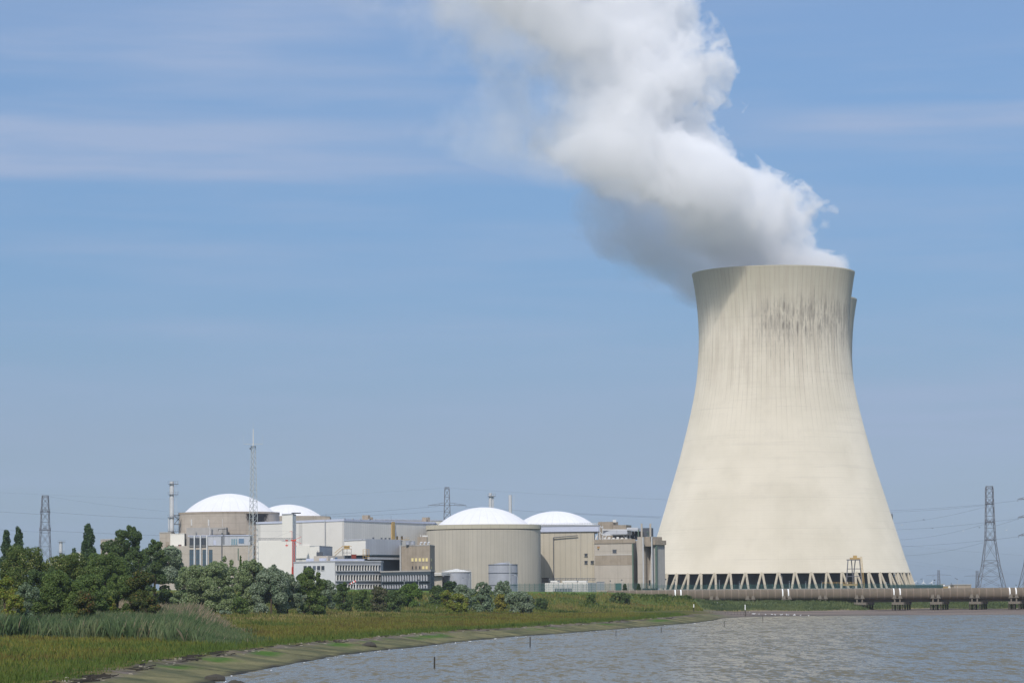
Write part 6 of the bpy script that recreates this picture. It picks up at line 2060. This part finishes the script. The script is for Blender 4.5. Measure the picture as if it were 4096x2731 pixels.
# ------------------------------------------------------------------ steam
def floatcurve(nt, sock, pts, lo, hi):
    """value = interpolation of pts [(x, v)] with x = sock; returns a socket in real units"""
    N, L = nt.nodes, nt.links
    x0, x1 = pts[0][0], pts[-1][0]
    mr = N.new("ShaderNodeMapRange"); L.new(sock, mr.inputs[0])
    mr.inputs["From Min"].default_value = x0; mr.inputs["From Max"].default_value = x1
    fc = N.new("ShaderNodeFloatCurve"); L.new(mr.outputs[0], fc.inputs["Value"])
    cu = fc.mapping.curves[0]
    P = [((x - x0) / (x1 - x0), (v - lo) / (hi - lo)) for x, v in pts]
    cu.points[0].location = P[0]; cu.points[-1].location = P[-1]
    for p in P[1:-1]: cu.points.new(*p)
    fc.mapping.update()
    m2 = N.new("ShaderNodeMapRange"); L.new(fc.outputs[0], m2.inputs[0])
    m2.inputs["To Min"].default_value = lo; m2.inputs["To Max"].default_value = hi
    return m2.outputs[0]


def plume(name, base, rows, D, ydrift, label, dens, col, seed, soft=.35, hull=1.22, wisp=True, shear=0.0, r0=0.0):
    """rows: (photo y, left, right) outline at the tower's distance; ydrift: (metres up, metres towards the camera)"""
    pts = []
    zfirst = pt(rows[0][1], rows[0][0], D).z
    for y, l, rr_ in rows:
        De = D
        for _ in range(4):
            a, b_ = pt(l, y, De), pt(rr_, y, De)
            De = D - float(np.interp((a.z + b_.z) / 2 - zfirst, [q[0] for q in ydrift], [q[1] for q in ydrift]))
        pts.append(((a.z + b_.z) / 2, (a.x + b_.x) / 2 - base[0], (b_.x - a.x) / 2))
    zs = [p[0] for p in pts]
    dep = lambda z: float(np.interp(z - zs[0], [q[0] for q in ydrift], [q[1] for q in ydrift]))
    # hull mesh
    mb = MB(); n = 48; rings = []
    zz = np.linspace(zs[0], zs[-1] + 6, 40)
    cx_ = np.interp(zz, zs, [p[1] for p in pts]); rx = np.interp(zz, zs, [p[2] for p in pts])
    vs = []
    for i, z in enumerate(zz):
        k_ = hull if i > 2 else 1.0 + (hull - 1) * i / 3
        if i == len(zz) - 1: k_ *= .3
        for k in range(n):
            a = 2 * math.pi * k / n
            q = Vector((math.cos(a) * 1.3, math.sin(a) * 1.3, z * .03))
            wob = 1 + .10 * mnoise.noise(q * 1.6 + Vector((seed, 0, 0))) * (1 if i > 2 else 0)
            ry = rx[i] * DEPTHK
            lf = 1.0 + (1.15 * min(1, max(0, (z - MOUTH - 25) / 60)) * max(0, -math.cos(a)) if wisp else 0)
            if i < 3: lf = 1.0
            vs.append((base[0] + cx_[i] + math.cos(a) * rx[i] * k_ * wob * lf, base[1] - dep(z) + math.sin(a) * ry * k_ * wob + shear * min(1, max(0, (z - MOUTH) / 30)) * math.cos(a) * rx[i] * k_ * wob * lf, z))
    m = len(zz)
    fs = [(i * n + k, i * n + (k + 1) % n, (i + 1) * n + (k + 1) % n, (i + 1) * n + k) for i in range(m - 1) for k in range(n)]
    fs += [tuple(range(n))[::-1], tuple((m - 1) * n + k for k in range(n))]
    mb.add(vs, fs)
    mt = bpy.data.materials.new(name); mt.use_nodes = True
    nt = mt.node_tree; N, L = nt.nodes, nt.links
    N.remove(N["Principled BSDF"])
    pv = N.new("ShaderNodeVolumePrincipled")
    pv.inputs["Color"].default_value = col
    pv.inputs["Anisotropy"].default_value = -.3
    L.new(pv.outputs[0], N["Material Output"].inputs["Volume"])
    tc = N.new("ShaderNodeTexCoord")
    def M(op, a, b2=None, c=None):
        q = N.new("ShaderNodeMath"); q.operation = op
        for i, v in enumerate((a, b2, c)):
            if v is None: continue
            if isinstance(v, (int, float)): q.inputs[i].default_value = v
            else: L.new(v, q.inputs[i])
        return q.outputs[0]
    # domain warp
    wn = N.new("ShaderNodeTexNoise"); wn.inputs["Scale"].default_value = .014; wn.inputs["Detail"].default_value = 2
    mp = N.new("ShaderNodeMapping"); mp.inputs["Location"].default_value = (seed * 31.7, seed * 12.1, 0)
    L.new(tc.outputs["Object"], mp.inputs[0]); L.new(mp.outputs[0], wn.inputs[0])
    sb = N.new("ShaderNodeVectorMath"); sb.operation = 'SUBTRACT'; L.new(wn.outputs["Color"], sb.inputs[0]); sb.inputs[1].default_value = (.5, .5, .5)
    # no warp right at the tower's mouth
    sp0 = N.new("ShaderNodeSeparateXYZ"); L.new(tc.outputs["Object"], sp0.inputs[0])
    z0 = zs[0] - base[2]
    ramp = N.new("ShaderNodeMapRange"); L.new(sp0.outputs["Z"], ramp.inputs[0]); ramp.inputs["From Min"].default_value = MOUTH - base[2] + r0; ramp.inputs["From Max"].default_value = MOUTH - base[2] + 40 + r0
    sc = N.new("ShaderNodeVectorMath"); sc.operation = 'SCALE'; L.new(sb.outputs[0], sc.inputs[0])
    L.new(M('MULTIPLY', ramp.outputs[0], 62.0), sc.inputs["Scale"])
    ad = N.new("ShaderNodeVectorMath"); ad.operation = 'ADD'; L.new(tc.outputs["Object"], ad.inputs[0]); L.new(sc.outputs[0], ad.inputs[1])
    sp = N.new("ShaderNodeSeparateXYZ"); L.new(ad.outputs[0], sp.inputs[0])
    Z = M('ADD', sp0.outputs["Z"], 0.0)
    Zr = [(p[0] - base[2]) for p in pts]
    lo, hi = min(p[1] for p in pts) - 5, max(p[1] for p in pts) + 5
    CXs = floatcurve(nt, Z, [(a, p[1]) for a, p in zip(Zr, pts)], lo, hi)
    RXs = floatcurve(nt, Z, [(a, p[2]) for a, p in zip(Zr, pts)], 0, max(p[2] for p in pts) + 5)
    yd = [(q[0] + zs[0] - base[2], -q[1]) for q in ydrift]
    CYs = floatcurve(nt, Z, yd, min(v for _, v in yd) - 1, max(v for _, v in yd) + 1)
    u = M('DIVIDE', M('SUBTRACT', sp.outputs["X"], CXs), RXs)
    shr = N.new("ShaderNodeMapRange"); L.new(Z, shr.inputs[0]); shr.inputs["From Min"].default_value = MOUTH - base[2]; shr.inputs["From Max"].default_value = MOUTH - base[2] + 30
    yc = M('ADD', CYs, M('MULTIPLY', M('MULTIPLY', M('SUBTRACT', sp.outputs["X"], CXs), shr.outputs[0]), shear))
    v = M('DIVIDE', M('SUBTRACT', sp.outputs["Y"], yc), M('MULTIPLY', RXs, DEPTHK))
    d = M('SQRT', M('ADD', M('MULTIPLY', u, u), M('MULTIPLY', v, v)))
    n1 = N.new("ShaderNodeTexNoise"); n1.inputs["Scale"].default_value = .034; n1.inputs["Detail"].default_value = 6; n1.inputs["Roughness"].default_value = .6
    L.new(ad.outputs[0], n1.inputs[0])
    # rounded billows
    vo = N.new("ShaderNodeTexVoronoi"); vo.feature = 'SMOOTH_F1'; vo.inputs["Scale"].default_value = .042; vo.inputs["Smoothness"].default_value = .6
    L.new(ad.outputs[0], vo.inputs["Vector"])
    amp = M('MULTIPLY_ADD', ramp.outputs[0], .85, .15)
    e = M('ADD', M('MULTIPLY', M('SUBTRACT', n1.outputs[0], .5), 1.7), M('MULTIPLY', M('SUBTRACT', .5, vo.outputs["Distance"]), .75))
    n4 = N.new("ShaderNodeTexNoise"); n4.inputs["Scale"].default_value = .11; n4.inputs["Detail"].default_value = 4; n4.inputs["Roughness"].default_value = .6; n4.inputs["Distortion"].default_value = .8
    L.new(tc.outputs["Object"], n4.inputs[0])
    v2 = N.new("ShaderNodeTexVoronoi"); v2.inputs["Scale"].default_value = .085; L.new(ad.outputs[0], v2.inputs["Vector"])
    e = M('ADD', e, M('ADD', M('MULTIPLY', M('SUBTRACT', n4.outputs[0], .5), 1.0), M('MULTIPLY', M('SUBTRACT', .45, v2.outputs["Distance"]), .36)))
    e = M('MULTIPLY', e, amp)
    # softer, torn edge on the windward left
    fld = M('ADD', M('SUBTRACT', 1.0, d), e)
    ew = N.new("ShaderNodeMapRange"); L.new(u, ew.inputs[0]); ew.inputs["From Min"].default_value = -1.0; ew.inputs["From Max"].default_value = .1
    ew.inputs["To Min"].default_value = soft; ew.inputs["To Max"].default_value = .06
    dn = M('DIVIDE', fld, ew.outputs[0])
    dn = M('MINIMUM', M('MAXIMUM', dn, 0.0), 1.0)
    thin = N.new("ShaderNodeMapRange"); L.new(u, thin.inputs[0]); thin.inputs["From Min"].default_value = -1.1; thin.inputs["From Max"].default_value = .1
    thin.inputs["To Min"].default_value = .16; thin.inputs["To Max"].default_value = 1.0
    dn = M('MULTIPLY', M('MULTIPLY', M('MULTIPLY', dn, dn), thin.outputs[0]), dens)
    if wisp:
        u2 = M('DIVIDE', M('ADD', u, .75), 1.5)
        rampw = N.new("ShaderNodeMapRange"); L.new(Z, rampw.inputs[0]); rampw.inputs["From Min"].default_value = MOUTH - base[2] + 35; rampw.inputs["From Max"].default_value = MOUTH - base[2] + 95
        d2 = M('SQRT', M('ADD', M('MULTIPLY', u2, u2), M('MULTIPLY', v, v)))
        n3 = N.new("ShaderNodeTexNoise"); n3.inputs["Scale"].default_value = .026; n3.inputs["Detail"].default_value = 6; n3.inputs["Roughness"].default_value = .6
        L.new(mp.outputs[0], n3.inputs[0])
        w_ = M('MULTIPLY', M('MAXIMUM', M('SUBTRACT', n3.outputs[0], M('MULTIPLY_ADD', d2, .13, .36)), 0.0), 8.0)
        w_ = M('MULTIPLY', M('MULTIPLY', M('MINIMUM', w_, 1.0), M('MINIMUM', M('MULTIPLY', M('MAXIMUM', M('SUBTRACT', 1.1, d2), 0.0), 2.5), 1.0)), M('MULTIPLY', rampw.outputs[0], dens * .34))
        dn = M('ADD', dn, w_)
    L.new(dn, pv.inputs["Density"])
    mt.cycles.volume_sampling = 'DISTANCE'
    o = lone(mb, "steam_plume", mt, base, label, "steam")
    mt.cycles.homogeneous_volume = False
    return o


DEPTHK = .75
MOUTH = ZT
K = 1.7415
rows = [(zy * K, l * K, r_ * K) for zy, l, r_ in [(655, 1608, 1946), (615, 1606, 1950), (560, 1500, 1915), (500, 1410, 1905), (450, 1340, 1885), (400, 1240, 1830), (350, 1190, 1720), (300, 1230, 1672),
                                           (250, 1255, 1672), (200, 1250, 1690), (150, 1215, 1692), (100, 1150, 1660), (50, 1110, 1640), (0, 1040, 1600), (-120, 850, 1520), (-260, 640, 1400)]]
PLUME_DENS = .07
if STEAM:
    plume("steam_a", (TB.x, TB.y, 8.0), rows, TD, [(0, 0), (8, 1), (28, 22), (60, 36), (120, 34), (260, 26)], "great white steam plume pouring from the front cooling tower and drifting up to the left", PLUME_DENS, (1.0, .9975, .9975, 1), 1, shear=.7)
    rows2 = [(y * K, l * K, r_ * K) for y, l, r_ in [(735, 1650, 1905), (700, 1560, 1905), (670, 1500, 1900), (630, 1440, 1860), (590, 1350, 1800), (550, 1330, 1720), (500, 1330, 1640), (450, 1320, 1600)]]
    plume("steam_b", (T2.x, T2.y, 8.0), rows2, 1752.0, [(0, 0), (30, 0), (90, -10)], "grey shaded steam of the second tower trailing left behind the big tower's rim", .05, (.99, .992, .996, 1), 2, soft=.3, wisp=False, r0=-28)

# ------------------------------------------------------------------ air
if HAZE:
    hb = MB(); hb.box(-2500, 2500, -60, 6500, -4, 430)
    hm = bpy.data.materials.new("haze"); hm.use_nodes = True
    N, L = hm.node_tree.nodes, hm.node_tree.links
    N.remove(N["Principled BSDF"])
    pv = N.new("ShaderNodeVolumePrincipled"); pv.inputs["Density"].default_value = HAZE; pv.inputs["Color"].default_value = (.86, .92, 1, 1); pv.inputs["Anisotropy"].default_value = .3
    L.new(pv.outputs[0], N["Material Output"].inputs["Volume"])
    o = hb.build("haze", hm); tag(o, kind="stuff", label="thin blue summer haze over the river", cat="haze")
